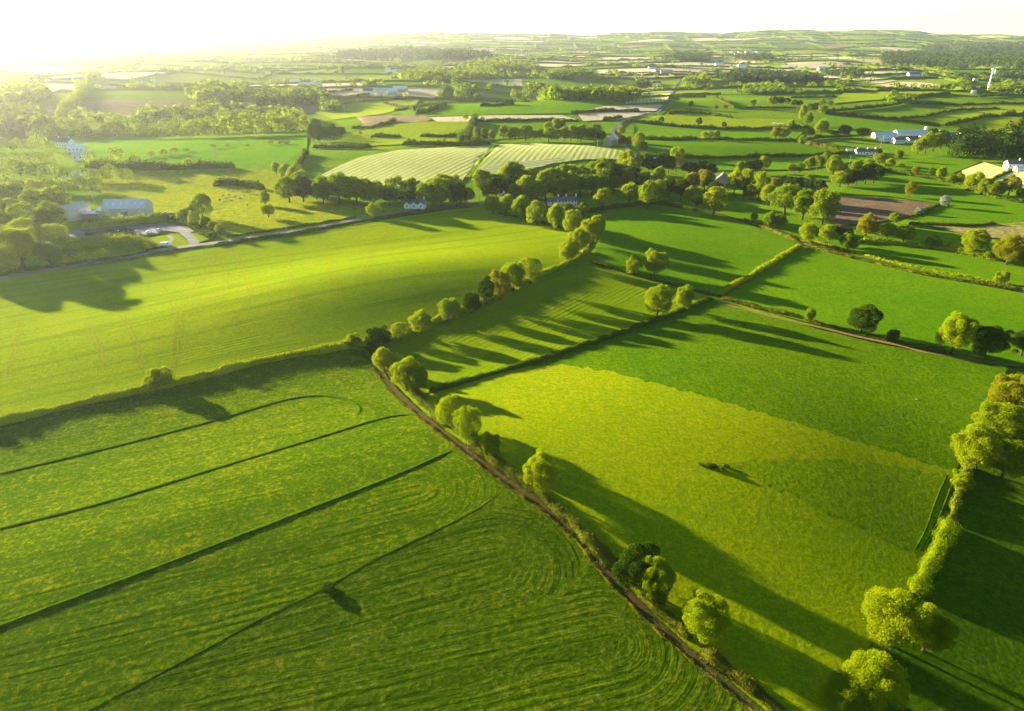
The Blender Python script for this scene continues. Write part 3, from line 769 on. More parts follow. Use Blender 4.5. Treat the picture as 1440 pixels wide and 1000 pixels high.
# ================================================================== HEDGES
hedge([(x, y) for x, y in HB[:-1]] + [(500, 487)], 2.3, 2.6, 'long clipped hedge glowing yellow along its top below the big bright field', 'h')
hedge([(506, 486), (533, 481), (570, 468), (620, 449), (650, 436), (690, 418), (740, 395), (800, 370), (826, 352)], 2.6, 1.7, 'rough hedge under the row of round trees from lane end to field corner', 'h')
hedge([(522, 488), (534, 504), (550, 524), (577, 549), (607, 577), (642, 605), (655, 616)], 2.8, 1.7, 'upper stretch of the brownish lane hedge with two bushy trees', 'hb', rough=.55)
hedge([(661, 623), (696, 650), (729, 674), (765, 701), (798, 732), (838, 771), (864, 799)], 3.6, 1.8, 'ragged brownish lane hedge between the leaning bush and the holly', 'hb', rough=.6)
hedge([(898, 838), (941, 872), (973, 899)], 3.4, 1.6, 'short brown lane hedge next to the dark holly', 'hb', gaps=.12, rough=.6)
hedge([(988, 912), (1019, 940), (1061, 970), (1085, 990), (1118, 1018)], 3.6, 1.7, 'low lane hedge at the bottom edge of the picture', 'hb', gaps=.15, rough=.6)
hedge([(508, 494), (534, 530), (559, 560), (604, 599), (640, 627), (698, 673), (755, 714), (815, 766), (854, 817), (926, 889), (1016, 966), (1056, 999), (1090, 1030)], .9, .4, 'low strip of rank grass and nettles along the mown side of the earth lane', 'hb', gaps=.35, rough=.7, name='verge')
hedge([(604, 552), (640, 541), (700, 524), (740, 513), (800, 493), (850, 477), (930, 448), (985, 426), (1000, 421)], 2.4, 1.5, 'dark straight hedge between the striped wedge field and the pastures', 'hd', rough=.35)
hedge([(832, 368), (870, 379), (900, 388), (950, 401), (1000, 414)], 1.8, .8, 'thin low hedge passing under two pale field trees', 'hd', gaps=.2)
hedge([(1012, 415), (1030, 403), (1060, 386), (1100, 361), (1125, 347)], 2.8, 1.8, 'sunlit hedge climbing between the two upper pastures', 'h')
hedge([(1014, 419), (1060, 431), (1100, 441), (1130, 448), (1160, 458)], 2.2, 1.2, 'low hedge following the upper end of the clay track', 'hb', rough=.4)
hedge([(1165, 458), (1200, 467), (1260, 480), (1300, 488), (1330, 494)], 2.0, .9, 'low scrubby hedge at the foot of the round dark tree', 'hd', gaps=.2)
hedge([(1132, 343), (1160, 352), (1200, 362), (1250, 374), (1300, 386), (1370, 398), (1440, 410), (1540, 426)], 3.0, 1.2, 'long double hedge bank above the wide green pasture', 'hb', rough=.35)
hedge([(1140, 338), (1200, 355), (1250, 368), (1300, 379), (1370, 392), (1440, 404)], 2.0, .9, 'thin upper hedge of the double hedge bank', 'h', gaps=.25)
hedge([(1362, 655), (1350, 690), (1345, 705), (1338, 735)], 2.2, 1.1, 'upper boundary hedge beside the rutted ridges', 'hb', rough=.45)
hedge([(1337, 738), (1325, 765), (1312, 790), (1300, 812), (1288, 838)], 3.2, 1.9, 'thick sunlit boundary hedge above the two spreading trees', 'g', rough=.5)
hedge([(1420, 600), (1400, 628), (1375, 650)], 4.0, 2.2, 'hedge hidden under the bronze trees at the corner', 'h')
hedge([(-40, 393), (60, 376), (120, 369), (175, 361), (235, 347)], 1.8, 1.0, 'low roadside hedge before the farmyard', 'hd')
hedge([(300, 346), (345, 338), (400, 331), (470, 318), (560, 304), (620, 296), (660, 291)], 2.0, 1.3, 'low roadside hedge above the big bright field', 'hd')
hedge([(318, 334), (380, 325), (440, 316), (500, 306)], 1.8, 1.0, 'low roadside hedge under the cow pasture', 'hd')
hedge([(116, 321), (150, 318), (200, 313), (240, 309)], 6.0, 4.2, 'tall clipped hedge in front of the grey-roofed barn', 'h')
hedge([(88, 352), (130, 346), (180, 342), (208, 346), (214, 352)], 8.0, 4.6, 'thick rounded hedge between car park and road', 'h')
hedge([(82, 372), (120, 366), (158, 360)], 6.0, 3.5, 'dense hedge block at the roadside by the wood', 'h')
hedge([(118, 331), (150, 327), (186, 324)], 2.6, 1.2, 'low hedge dividing the car park', 'hd')
hedge([(240, 310), (262, 316), (285, 326), (300, 335)], 4.5, 2.6, 'bushy bank of shrubs beside the farmyard drive', 'hd', rough=.5)
hedge([(1288, 303), (1305, 295), (1324, 287)], 3.0, 1.6, 'hedge running up to the white-blossomed hawthorn', 'hd')
hedge([(1240, 240), (1282, 247), (1318, 252), (1354, 259)], 5.0, 3.0, 'bushy hedge below the dark wood pasture', 'hd', rough=.5)
hedge([(1278, 315), (1320, 316), (1360, 318), (1400, 315)], 3.0, 1.2, 'brown hedge line along the golden rough grass', 'hb', rough=.5)
hedge([(1210, 338), (1250, 343), (1290, 347), (1330, 352), (1360, 358), (1400, 366)], 5.0, 3.4, 'overgrown hedge joining the bronze roadside trees', 'h', rough=.55)
hedge([(1345, 262), (1370, 270), (1400, 278), (1440, 284)], 4.0, 2.6, 'shrubby hedge in front of the straw fields', 'hd', rough=.5)
hedge([(1391, 255), (1408, 246), (1422, 240)], 2.2, 1.2, 'thin hedge dividing the two straw fields', 'hd')
hedge([(1123, 338), (1150, 346), (1180, 352)], 3.0, 1.6, 'bushy corner hedge at the end of the thin earth path', 'hb', rough=.5)
hedge([(1045, 310), (1075, 320), (1105, 332), (1123, 340)], 2.4, 1.2, 'low wall-like hedge beside the thin earth path', 'hb', rough=.4)
hedge([(700, 300), (740, 308), (780, 318), (810, 326)], 3.0, 1.6, 'hedge hidden under the tree row at the top of the big field', 'hd')
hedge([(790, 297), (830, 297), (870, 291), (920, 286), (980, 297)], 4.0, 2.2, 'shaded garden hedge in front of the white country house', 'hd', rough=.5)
# farther hedges: dark lines between the fields, each its own
FARH = [
    ([(905, 221), (960, 222), (1010, 222.5), (1140, 219.5), (1240, 213.5)], 'double hedge line under the rolling strip field'),
    ([(887, 195), (940, 197.5), (1010, 197), (1060, 197.5), (1115, 198), (1127, 202)], 'dark hedge below the three small round trees'),
    ([(882, 171), (930, 176), (977, 180), (1027, 182), (1083, 181.5), (1110, 181), (1137, 179)], 'long dark hedge above the three small round trees'),
    ([(939, 160), (985, 160), (1030, 166)], 'curved dark hedge meeting the grey upper road'),
    ([(947, 137), (993, 137)], 'short hedge below the top of the grey upper road'),
    ([(960, 123), (998, 126)], 'short hedge beside the end of the grey upper road'),
    ([(1003, 139), (1033, 152)], 'sunlit diagonal hedge between small strip fields'),
    ([(1043, 152), (1060, 152), (1120, 152.5)], 'level hedge behind the grove of tall poplars'),
    ([(1112, 138), (1177, 137)], 'hedge under the scattered orchard trees'),
    ([(1060, 132.5), (1117, 131)], 'thin hedge in front of the long shelter belt'),
    ([(1187, 127.5), (1210, 124), (1300, 126), (1345, 124)], 'hedge between yellowish meadow and tan stubble'),
    ([(1160, 158), (1202, 154), (1240, 150), (1267, 146)], 'rising hedge that ends at the big round thicket'),
    ([(1160, 160), (1227, 166), (1285, 172), (1322, 177)], 'thin hedge beside the brown field path'),
    ([(1243, 140), (1285, 136), (1308, 134.5), (1336, 131.5)], 'hedge from the round thicket towards the turbine'),
    ([(1286, 146), (1345, 148), (1400, 146.5), (1440, 146)], 'level hedge across the turbine meadow'),
    ([(1265, 167.5), (1300, 164), (1325, 159), (1369, 154), (1406, 153)], 'long curved dark hedge behind the white farm'),
    ([(1328, 176.5), (1352, 172), (1384, 165), (1406, 164.5)], 'shaded hedge on the slope of the rounded meadow'),
    ([(1406, 164), (1440, 161), (1480, 160)], 'dark thicket hedge at the edge of the rounded meadow'),
    ([(1435, 170), (1423, 196)], 'tan sunlit hedge beside the dark wood'),
    ([(1376, 136), (1397, 135), (1440, 131.5)], 'dark hedge at the foot of the turbine'),
    ([(1262, 124), (1300, 126), (1330, 122), (1345, 118)], 'hedge on the near side of the tan stubble'),
    ([(1132, 198), (1152, 194), (1197, 192)], 'curved hedge around the white farmhouse paddock'),
    ([(1132, 203), (1160, 208), (1193, 215)], 'sunlit hedge curving to the white farmhouse'),
    ([(440, 132), (497, 127)], 'first hedge of the narrow fields below the white far farm'),
    ([(463, 140), (523, 132)], 'second hedge of the narrow fields below the white far farm'),
    ([(485, 146), (523, 142), (590, 138)], 'hedge above the bright far meadow'),
    ([(540, 145), (583, 156)], 'brown hedge dividing the bright far meadow'),
    ([(585, 161), (607, 156), (627, 148)], 'bushy hedge rising from the brown scrub ground'),
    ([(495, 180), (520, 180), (557, 170)], 'hedge on the edge of the brown scrub ground'),
    ([(523, 193), (565, 193)], 'shaded hedge in the lime meadow'),
    ([(590, 192), (647, 193)], 'dotted hedge in the lime meadow'),
    ([(565, 204), (600, 204), (645, 205), (690, 203)], 'hedge along the top of the hay field'),
    ([(440, 208), (523, 208)], 'hedge between the lime meadow and the river grass'),
    ([(660, 171), (715, 170), (772, 168.5), (815, 171)], 'dark hedge along the near side of the long tan strip'),
    ([(848, 169), (875, 165)], 'dark hedge ending the pinkish stubble'),
    ([(802, 160), (833, 157), (860, 156), (900, 157.5)], 'hedge dividing pale and pinkish stubble'),
    ([(675, 150), (700, 148.5), (723, 147)], 'row of shrubs in the green meadow below the far woods'),
    ([(555, 157), (620, 146), (680, 142), (740, 143)], 'long hedge beneath the far groves'),
    ([(120, 236), (200, 239), (260, 238), (300, 237), (330, 236)], 'shrubby hedge between the two flat meadows'),
    ([(430, 216), (420, 232), (405, 245)], 'hedge line running down to the yellow trees'),
    ([(300, 262), (335, 260), (372, 268)], 'dark scrub hedge on the rough meadow'),
    ([(1056, 97), (1058, 107)], 'short hedge dividing the peach stubble'),
    ([(1080, 97.5), (1080, 107)], 'thin hedge dividing the pale stubble'),
]
for k, (pts, lab) in enumerate(FARH):
    tall = 3.4 if k not in (17, 27, 36, 40, 38) else 5.5
    hedge(pts, 4.2, tall, lab, 'hd' if k not in (6, 18, 22, 26) else 'hb', dens=1.3, rough=.5, group='hedges between the far fields')
hedge([(648, 203), (655, 192), (663, 181), (670, 172)], 9, 8.0, 'tall dark hedgerow of trees beside the lime meadow', 'hd', rough=.5)
hedge([(78, 180), (95, 158), (110, 138), (120, 122)], 16, 13.0, 'tall hazy tree line running away from the white houses', 'h', rough=.4)

# ================================================================== TREES
g1 = 'trees of the hedge row below the big bright field'
tree(227, 544, 35, .95, 'y', 'round yellow-green bush alone on the long clipped hedge', name='bush', cat='bush', kind='bush')
tree(498, 488, 25, .90, 'y', 'small yellow bush where the long hedge meets the lane', name='bush', cat='bush', kind='bush')
tree(533, 487, 37, .85, 'd', 'wide dark bush at the top of the earth lane', name='bush', cat='bush', kind='bush')
tree(563, 477, 25, 1.0, 'y', 'small yellow-green tree just above the dark bush', None)
tree(592, 470, 35, .95, 'y', 'broad yellow-green tree before the round trees of the field hedge', None)
tree(632, 453, 33, 1.15, 'g', 'green tree with a visible trunk, apart from the row', None)
tree(663, 440, 27, 1.05, 'd', 'dark round tree at the lower end of the close row', None)
tree(684, 428, 25, 1.5, 'd', 'narrow dark tree pressed inside the close row', None)
tree(703, 421, 34, 1.35, 'o', 'bronze-tinted tree in the middle of the close row', None)
tree(722, 409, 34, 1.3, 'y', 'tall pale yellow tree near the upper end of the close row', None)
tree(746, 399, 35, 1.10, 'y', 'rounded yellow-green tree closing the row at its upper end', None)
clump('the short row at the bright field corner', [(799, 369, 30, 1.15), (813, 360, 32, 1.3), (829, 346, 34, 1.25), (839, 332, 26, 1.2)], 'y')
tree(541, 523, 31, 1.2, 'y', 'first rounded yellow tree beside the upper earth lane', None)
tree(572, 548, 42, 1.25, 'y', 'large yellow-green tree beside the lane, front half of a touching pair', None)
tree(588, 552, 36, 1.2, 'g', 'green tree behind the large yellow-green lane tree', None)
tree(633, 600, 40, 1.10, 'y', 'light airy tree at the lane, left half of a pair above the small leaning bush', None)
tree(659, 622, 44, 1.20, 'g', 'darker bulky tree at the lane beside the light airy tree', None)
tree(690, 641, 30, 1.35, 'y', 'small leaning bush by the lane in long shadow', name='bush', cat='bush', kind='bush')
tree(759, 692, 50, 1.20, 'y', 'lone bright yellow tree beside the bend of the earth lane', None)
tree(893, 822, 64, 1.05, 'd', 'dark glossy holly tree with a knobbly round crown', None, kind='holly')
tree(919, 842, 56, 1.25, 'g', 'green tree leaning against the dark holly', None)
tree(928, 848, 22, 1.0, 'y', 'small bush at the foot of the green tree by the holly', name='bush', cat='bush', kind='bush')
tree(990, 900, 68, 1.15, 'y', 'bright round tree standing alone low on the earth lane', None)
tree(1248, 905, 86, .95, 'y', 'wide spreading tree with a dark trunk at the foot of the thick hedge', None)
tree(1298, 915, 58, 1.25, 'g', 'shaded tree leaning out of the wide spreading tree', None)
tree(1218, 990, 84, 1.0, 'y', 'airy tree with golden twigs at the bottom of the boundary hedge', None)
tree(1180, 1000, 62, .9, 'g', 'shadowed green tree behind the airy golden-twigged tree', None)
tree(1418, 590, 70, 1.05, 'o', 'big bronze tree at the corner of the clay track', None)
tree(1446, 600, 66, 1.2, 'o', 'bronze tree cut by the picture edge', None)
tree(1398, 622, 60, 1.0, 'y', 'yellow-green tree below the big bronze tree', None)
tree(1370, 660, 72, .95, 'y', 'broad yellow tree overhanging the rutted ridges', None)
tree(1408, 672, 58, 1.05, 'g', 'green shaded tree behind the broad yellow tree', None)
tree(1350, 686, 32, .9, 'y', 'small bush under the broad yellow tree', name='bush', cat='bush', kind='bush')
tree(891, 386, 24, 1.1, 'y', 'smaller of two pale trees in the sunny convex pasture', None)
tree(920, 388, 36, 1.0, 'y', 'broader of two pale trees in the sunny convex pasture', None)
tree(924, 446, 40, 1.25, 'y', 'tall pale tree at the corner of the striped wedge field', None)
tree(960, 438, 28, 1.45, 'y', 'slim pale tree beside the tall corner tree', None)
tree(1138, 453, 15, 1.4, 'g', 'small slim tree on the clay track', None)
tree(1211, 468, 43, .95, 'd', 'perfectly round dark tree above the clay track', None, kind='holly')
tree(1254, 479, 17, 1.2, 'd', 'small dark bush near the round dark tree', name='bush', cat='bush', kind='bush')
tree(1337, 496, 52, 1.15, 'y', 'large yellow-green tree touching a black-green one', None)
tree(1384, 502, 56, .85, 'd', 'large black-green tree touching the yellow-green one', None)
tree(1436, 500, 40, .85, 'd', 'black-green tree cut by the picture edge', None)
tree(1133, 343, 24, 1.2, 'y', 'yellow tree where hedge and earth path meet', None)
tree(1161, 341, 24, 1.1, 'y', 'second tree by the hedge and path junction', None)
tree(1191, 353, 26, .95, 'g', 'low green tree above the long double hedge', None)
tree(1406, 399, 22, 1.0, 'y', 'single yellow bush on the long double hedge', name='bush', cat='bush', kind='bush')
tree(1003, 303, 38, 1.0, 'y', 'big round tree on the thin earth path', None)
tree(1060, 312, 11, 1.3, 'y', 'tiny tree by the thin earth path', None)
clump('the pair below the three big round trees', [(1080, 320, 20), (1095, 322, 20)], 'g')
clump('the big round trio by the ploughed field', [(1103, 301, 44, 1.0), (1128, 308, 36, 1.05), (1156, 314, 44, 1.05)], 'g', kind='mid')
clump('the bronze roadside group under the ploughed field', [(1217, 335, 30, 1.2, 'o'), (1246, 336, 24, 1.05), (1270, 342, 26, 1.0), (1310, 350, 20, .9, 'g')], 'y')
clump('the hedge at the edge of the golden rough grass', [(1366, 360, 36, 1.15), (1415, 372, 42, 1.05, 'o'), (1392, 366, 24, .8, 'g'), (1440, 374, 34, .9, 'g')], 'y')
tree(1278, 277, 16, 1.25, 'o', 'lone bronze tree above the ploughed field', None)
tree(1327, 291, 15, 1.05, 'w', 'white-blossomed hawthorn alone at the hedge end', None)
tree(1293, 301, 13, .8, 'w', 'low cream-blossomed bush on the ploughed field edge', name='bush', cat='bush', kind='bush')
tree(1437, 344, 10, .9, 'w', 'cream-blossomed bush in the golden rough grass', name='bush', cat='bush', kind='bush')
clump('the dark conifer clump above the path junction', [(1172, 330, 13, 1.0), (1182, 331, 12, 1.0), (1192, 332, 13, .9)], 'd', 1.0)
tree(1258, 313, 20, .7, 'g', 'low wide bush at the corner of the ploughed field', name='bush', cat='bush', kind='bush')
clump('the row along the top of the big bright field', [(693, 300, 24, 1.1), (711, 304, 26, 1.1), (733, 309, 30, 1.1), (755, 316, 32, 1.05), (781, 323, 30, 1.15), (805, 332, 27, 1.3)], 'y', kind='mid')
tree(527, 306, 22, .95, 'y', 'yellow tree beside the road before the white cottage', None)
tree(608, 286, 12, 1.2, 'g', 'small tree beside the gable of the white cottage', None)
tree(657, 286, 24, 1.0, 'y', 'yellow tree where the road enters the wood', None)
tree(373, 289, 18, 1.2, 'g', 'dense upright tree standing in the cow pasture', None)
tree(378, 306, 22, .8, 'y', 'loose low tree in front of the dense upright tree', None)
clump('the farmyard corner grove', [(286, 308, 28, 1.2, 'g'), (268, 310, 20), (275, 318, 18), (290, 322, 16), (301, 326, 13), (310, 330, 14), (258, 312, 16)], 'y', kind='mid')
clump('the yellow grove at the bottom of the flat meadow', [(389, 246, 14, 1.3), (402, 256, 18, 1.4), (414, 268, 22, 1.5), (425, 274, 26, 1.2), (418, 250, 16, 1.3)], 'y')

def row(p, q, step, jit, seed):
    rg = random.Random(seed); n = max(2, int(math.hypot(q[0] - p[0], q[1] - p[1]) / step) + 1); out = []
    for k in range(n):
        t = k / (n - 1)
        out.append((p[0] + (q[0] - p[0]) * t + rg.uniform(-jit, jit), p[1] + (q[1] - p[1]) * t + rg.uniform(-jit, jit) * .4))
    return out
def belt(desc, p, q, step, w, ratio, cols, seed, jit=2.5, wj=.25):
    rg = random.Random(seed + 50)
    items = [(x, y, 1.22 * w * rg.uniform(1 - wj, 1 + wj), ratio * rg.uniform(.85, 1.15), rg.choice(cols)) for x, y in row(p, q, step, jit, seed)]
    clump(desc, items)
belt('the back row of the wood under the hay field', (428, 281), (640, 280), 15.5, 23, .95, 'ygg', 1)
belt('the front row of the wood behind the white cottage', (405, 284), (645, 291), 23, 27, .95, 'gdg', 2)
belt('the top row of the wood beside the striped hay', (680, 272), (880, 252), 15, 23, 1.0, 'yggg', 3)
belt('the second row of the wood beside the striped hay', (694, 282), (890, 263), 25, 26, 1.0, 'gdd', 4)
belt('the wood behind the white country house', (722, 286), (880, 268), 15, 23, 1.1, 'ygyg', 5)
tree(840, 262, 17, 1.8, 'y', 'tall pointed yellow tree rising out of the wood behind the house', None, kind='tall')
tree(847, 297, 27, 1.2, 'y', 'round yellow tree close to the white country house', None)
tree(798, 301, 22, .8, 'g', 'low shrub mass under the white country house', name='bush', cat='bush', kind='bush')
tree(820, 300, 22, .8, 'y', 'low yellow shrub next to the white country house', name='bush', cat='bush', kind='bush')
clump('the grove in front of the white bungalow', [(884, 288, 30, 1.0), (911, 294, 30, 1.35), (905, 268, 22, 1.2, 'g'), (925, 262, 22, 1.2), (940, 277, 26, 1.0, 'd'), (957, 280, 24, 1.1, 'd'), (968, 284, 18, 1.2), (979, 290, 16, .9, 'd'), (925, 280, 26, 1.0, 'g')], 'y')
clump('the dark belt left of the grey upper road foot', [(880, 238, 26, .95, 'y'), (899, 240, 20, 1.0, 'y'), (912, 242, 20), (926, 243, 22), (940, 243, 22), (950, 240, 24, 1.25, 'y'), (968, 246, 22, .9), (984, 248, 24, .9), (998, 248, 20, .8)], 'd')
clump('the grove around the slate-roofed house', [(970, 268, 26, .95, 'o'), (990, 270, 30, 1.0, 'o'), (1004, 276, 22, .9, 'd'), (1032, 273, 28, 1.15), (1046, 275, 30, 1.25), (1066, 280, 30, 1.3), (1079, 288, 24, 1.2), (1055, 280, 22, 1.0, 'd'), (1088, 266, 14, 1.1, 'o')], 'y', kind='mid')
clump('the copse on the long dark strip field', [(1040, 245, 16, 1.1, 'g'), (1052, 243, 16, 1.0, 'd'), (1062, 243, 18, 1.0, 'd'), (1074, 240, 18, 1.05, 'y')], 'g')
clump('the shrubs behind the big round trees', [(1100, 262, 16, .9), (1110, 266, 18, .9), (1120, 268, 20, .9), (1134, 268, 22, 1.0, 'g'), (1150, 272, 22, .9)], 'd', 1.0)
clump('the long grove below the farmhouse field', [(1112, 242, 12, 1.0), (1124, 243, 12, 1.1), (1137, 240, 18, 1.0), (1149, 238, 18, 1.0), (1160, 236, 20, .95), (1171, 247, 24, 1.05, 'y'), (1181, 262, 26, .8, 'y'), (1184, 245, 16, .9)], 'g')
clump('the dense dark thicket beside the pasture of long shadows', [(1192, 262, 24, .95), (1203, 261, 26, 1.0), (1216, 259, 26, 1.0), (1228, 257, 26, .95)], 'd')
clump('the row of shrubs under the long farmhouse', [(1205, 238, 16, .7), (1220, 236, 18, .7), (1236, 232, 20, .8), (1250, 238, 14, 1.0), (1262, 226, 12, 1.2, 'g'), (1266, 238, 10, .8)], 'y')
clump('the grove in front of the white farm', [(1290, 216, 20, 1.1, 'y'), (1301, 215, 22, 1.2, 'y'), (1312, 212, 20, 1.1), (1322, 208, 22, 1.1, 'd'), (1310, 198, 18, .9, 'd')], 'g')
clump('the hedge below the wood pasture', [(1286, 247, 11, 1.3, 'o'), (1308, 249, 12, 1.0, 'g'), (1322, 253, 15, 1.1), (1337, 257, 12, 1.0, 'g'), (1348, 256, 13, 1.0)], 'y')
clump('the grove in front of the straw fields', [(1367, 270, 26, 1.05, 'y'), (1384, 276, 24, .95), (1399, 278, 24, 1.0), (1418, 274, 26, 1.0, 'o'), (1436, 280, 18, .8)], 'g')
clump('the garden of the white bungalow', [(1414, 226, 13, 1.1), (1438, 226, 14, 1.2, 'd')], 'y')
clump('the line beside the farmhouse paddock', [(1127, 201, 9, 1.2, 'y'), (1138, 193, 12, 1.0, 'd'), (1154, 190, 22, .85, 'y'), (1168, 191, 9, .9), (1174, 192, 8, 1.0, 'd'), (1186, 192, 19, .8, 'd'), (1212, 193, 18, .75, 'd')], 'g')
clump('the tall group in the middle meadows', [(1127, 173, 13, 1.7, 'y'), (1135, 176, 13, 1.4), (1146, 158, 12, 1.2), (1154, 155, 14, 1.1), (1156, 160, 14, .9, 'y'), (1165, 150, 12, .8), (1111, 180, 10, 1.1, 'y'), (1138, 158, 12, 1.0)], 'g')
clump('the pair on the small hedge corner', [(1090, 195, 14, 1.1, 'o'), (1101, 196, 16, 1.0)], 'y')
clump('the dark row on the middle pastures', [(1082, 146, 8, 1.1, 'o'), (1089, 148, 10, 1.1), (1097, 148, 11, 1.0), (1106, 147, 10, .9), (1117, 150, 9, 1.0), (1124, 150, 9, .9)], 'd')
clump('the sunlit strip field', [(990, 196.5, 10, 1.1), (998, 196.5, 10, 1.15), (1007, 196.5, 11, 1.15)], 'y')
clump('the strip fields beside the grey upper road, standing alone', [(930, 174, 8, 1.1), (983, 176, 9, 1.1), (1018, 180, 7, 1.1), (971, 151, 7, 1.2), (1058, 152, 9, 1.3, 'g'), (1020, 153, 6, .8), (1007, 154, 6, .8)], 'd')
clump('the head of the grey upper road', [(897, 211, 18, 1.35, 'y'), (904, 214, 14, 1.0), (875, 206, 14, 1.0), (884, 205, 12, 1.0), (873, 190, 12, 1.1, 'y')], 'd')
belt('the tree line behind the hay field', (672, 198), (838, 198), 11, 13, 1.25, 'ygg', 9)
clump('the tall loose group by the white shed', [(770, 189, 12, 1.4), (780, 188, 13, 1.6), (789, 189, 14, 1.5), (796, 198, 12, 1.1, 'g'), (812, 197, 16, 1.1, 'd'), (822, 196, 14, 1.0, 'd'), (834, 197, 14, .9, 'd'), (845, 199, 14, 1.0, 'd')], 'y')
clump('the lime meadow, standing alone', [(576, 203, 7, 1.2, 'g'), (582, 204, 7, 1.2, 'g'), (625, 204, 4.5, 2.2, 'y'), (523, 195, 5, .8, 'd'), (507, 190, 6, 1.0, 'g'), (655, 202, 7, 1.1, 'y'), (665, 200, 8, 1.0, 'y'), (655, 170, 7, 1.2, 'y'), (678, 169, 5, 1.0, 'y')], 'g')
clump('the tall clump at the end of the plantation belt', [(441, 198, 15, 1.5), (450, 200, 16, 1.4), (460, 198, 15, 1.3), (470, 195, 16, 1.2), (480, 192, 14, 1.0), (445, 186, 14, 1.3)], 'd')
clump('the flat meadow, low and rounded', [(380, 204, 9, .7), (394, 203, 9, .6), (404, 203, 10, .6), (348, 206, 6, .6), (320, 207, 7, .7), (300, 209, 9, .7), (245, 217, 12, .8), (230, 219, 11, .8), (212, 221, 11, .7), (262, 214, 9, .6)], 'y', name='bush', cat='bush', kind='far')
clump('the shrubby hedge of the rough meadow', [(228, 238, 14, .9), (240, 238, 10, .8), (265, 237, 13, 1.0), (290, 236, 10, .8), (320, 268, 5, .8, 'g'), (335, 269, 6, .8, 'g'), (350, 272, 7, .7, 'g')], 'y', name='bush', cat='bush', kind='far')
# the big wood at the left: rows from the white houses down to the road
for k, (y, x0, x1, w) in enumerate([(288, -32, 82, 29), (308, -34, 84, 31), (328, -34, 76, 35), (352, -40, 80, 34), (376, -44, 76, 33)]):
    nm = ['highest', 'second', 'middle', 'fourth', 'lowest'][k]
    belt(f'the {nm} front row of the great hazy wood', (x0, y), (x1, y), w * .92, w, 1.05, 'yyg', 20 + k, 3.5)
clump('the dark rushes', [(1003, 657, 12, .4, 'd'), (1014, 660, 13, .45), (994, 655, 11, .35), (985, 653, 9, .3), (1022, 657, 9, .4, 'd')], 'g', name='bush', cat='bush', kind='bush')
tree(463, 829, 22, .35, 'd', 'clump of dark rushes around a muddy hole in the mown field', name='bush', cat='bush', kind='bush')
# ================================================================== BUILDINGS
WHITE = plain_mat('white_render', (.82, .75, .61), .85, .12, .5)
CREAM = plain_mat('cream_render', (.60, .55, .44), .85, .15, .5)
STONE = plain_mat('pinkish_stone', (.40, .29, .22), .9, .35, 1.6, bump=.03)
SLATE = plain_mat('grey_slate', (.135, .122, .105), .75, .35, 2.0, bump=.02, stretch=(1, 1, 3))
SHEETB = plain_mat('pale_blue_roof_sheet', (.62, .59, .52), .55, .2, .8, stretch=(6, .3, .3))
SHEETG = plain_mat('grey_green_wall_sheet', (.54, .50, .39), .65, .2, .6, stretch=(6, 6, .2))
SHEETW = plain_mat('white_roof_sheet', (.68, .68, .68), .5, .12, .5)
SHEETT = plain_mat('tan_roof_sheet', (.50, .44, .34), .7, .2, .6)
SHEETD = plain_mat('dark_blue_roof_sheet', (.10, .15, .24), .5, .3, .8)
BRICK = plain_mat('red_brick', (.34, .16, .10), .9, .35, 3)
FRAMEM = plain_mat('white_frame', (.72, .72, .70), .6, .06, 2)
GLASS = plain_mat('dark_glass', (.03, .035, .04), .12, .3, .6, spec=.6)
DOORM = plain_mat('door_paint', (.16, .09, .05), .6, .2, 2)
STEELM = plain_mat('painted_steel', (.62, .64, .64), .4, .1, 1)

def gable_wall(L, W, h, rh):
    mb = MB(); x, y = L / 2, W / 2
    v = [(-x, -y, -.5), (x, -y, -.5), (x, y, -.5), (-x, y, -.5), (-x, -y, h), (x, -y, h), (x, y, h), (-x, y, h), (-x, 0, h + rh), (x, 0, h + rh)]
    return mb.add(v, [(0, 1, 5, 4), (2, 3, 7, 6), (1, 2, 6, 9, 5), (3, 0, 4, 8, 7), (4, 5, 9, 8), (6, 7, 8, 9), (0, 3, 2, 1)])

def gable_roof(L, W, h, rh, ov=.35, t=.16):
    mb = MB(); x = L / 2 + ov; k = rh / (W / 2); y = W / 2 + ov; zl = h - k * ov + .02; zt = h + rh + .02
    for s in (-1, 1):
        v = [(-x, s * y, zl), (x, s * y, zl), (x, 0, zt), (-x, 0, zt)]
        v += [(a, b, c + t) for a, b, c in v]
        mb.add(v, [(0, 1, 2, 3), (7, 6, 5, 4), (0, 4, 5, 1), (1, 5, 6, 2), (2, 6, 7, 3), (3, 7, 4, 0)])
    return mb

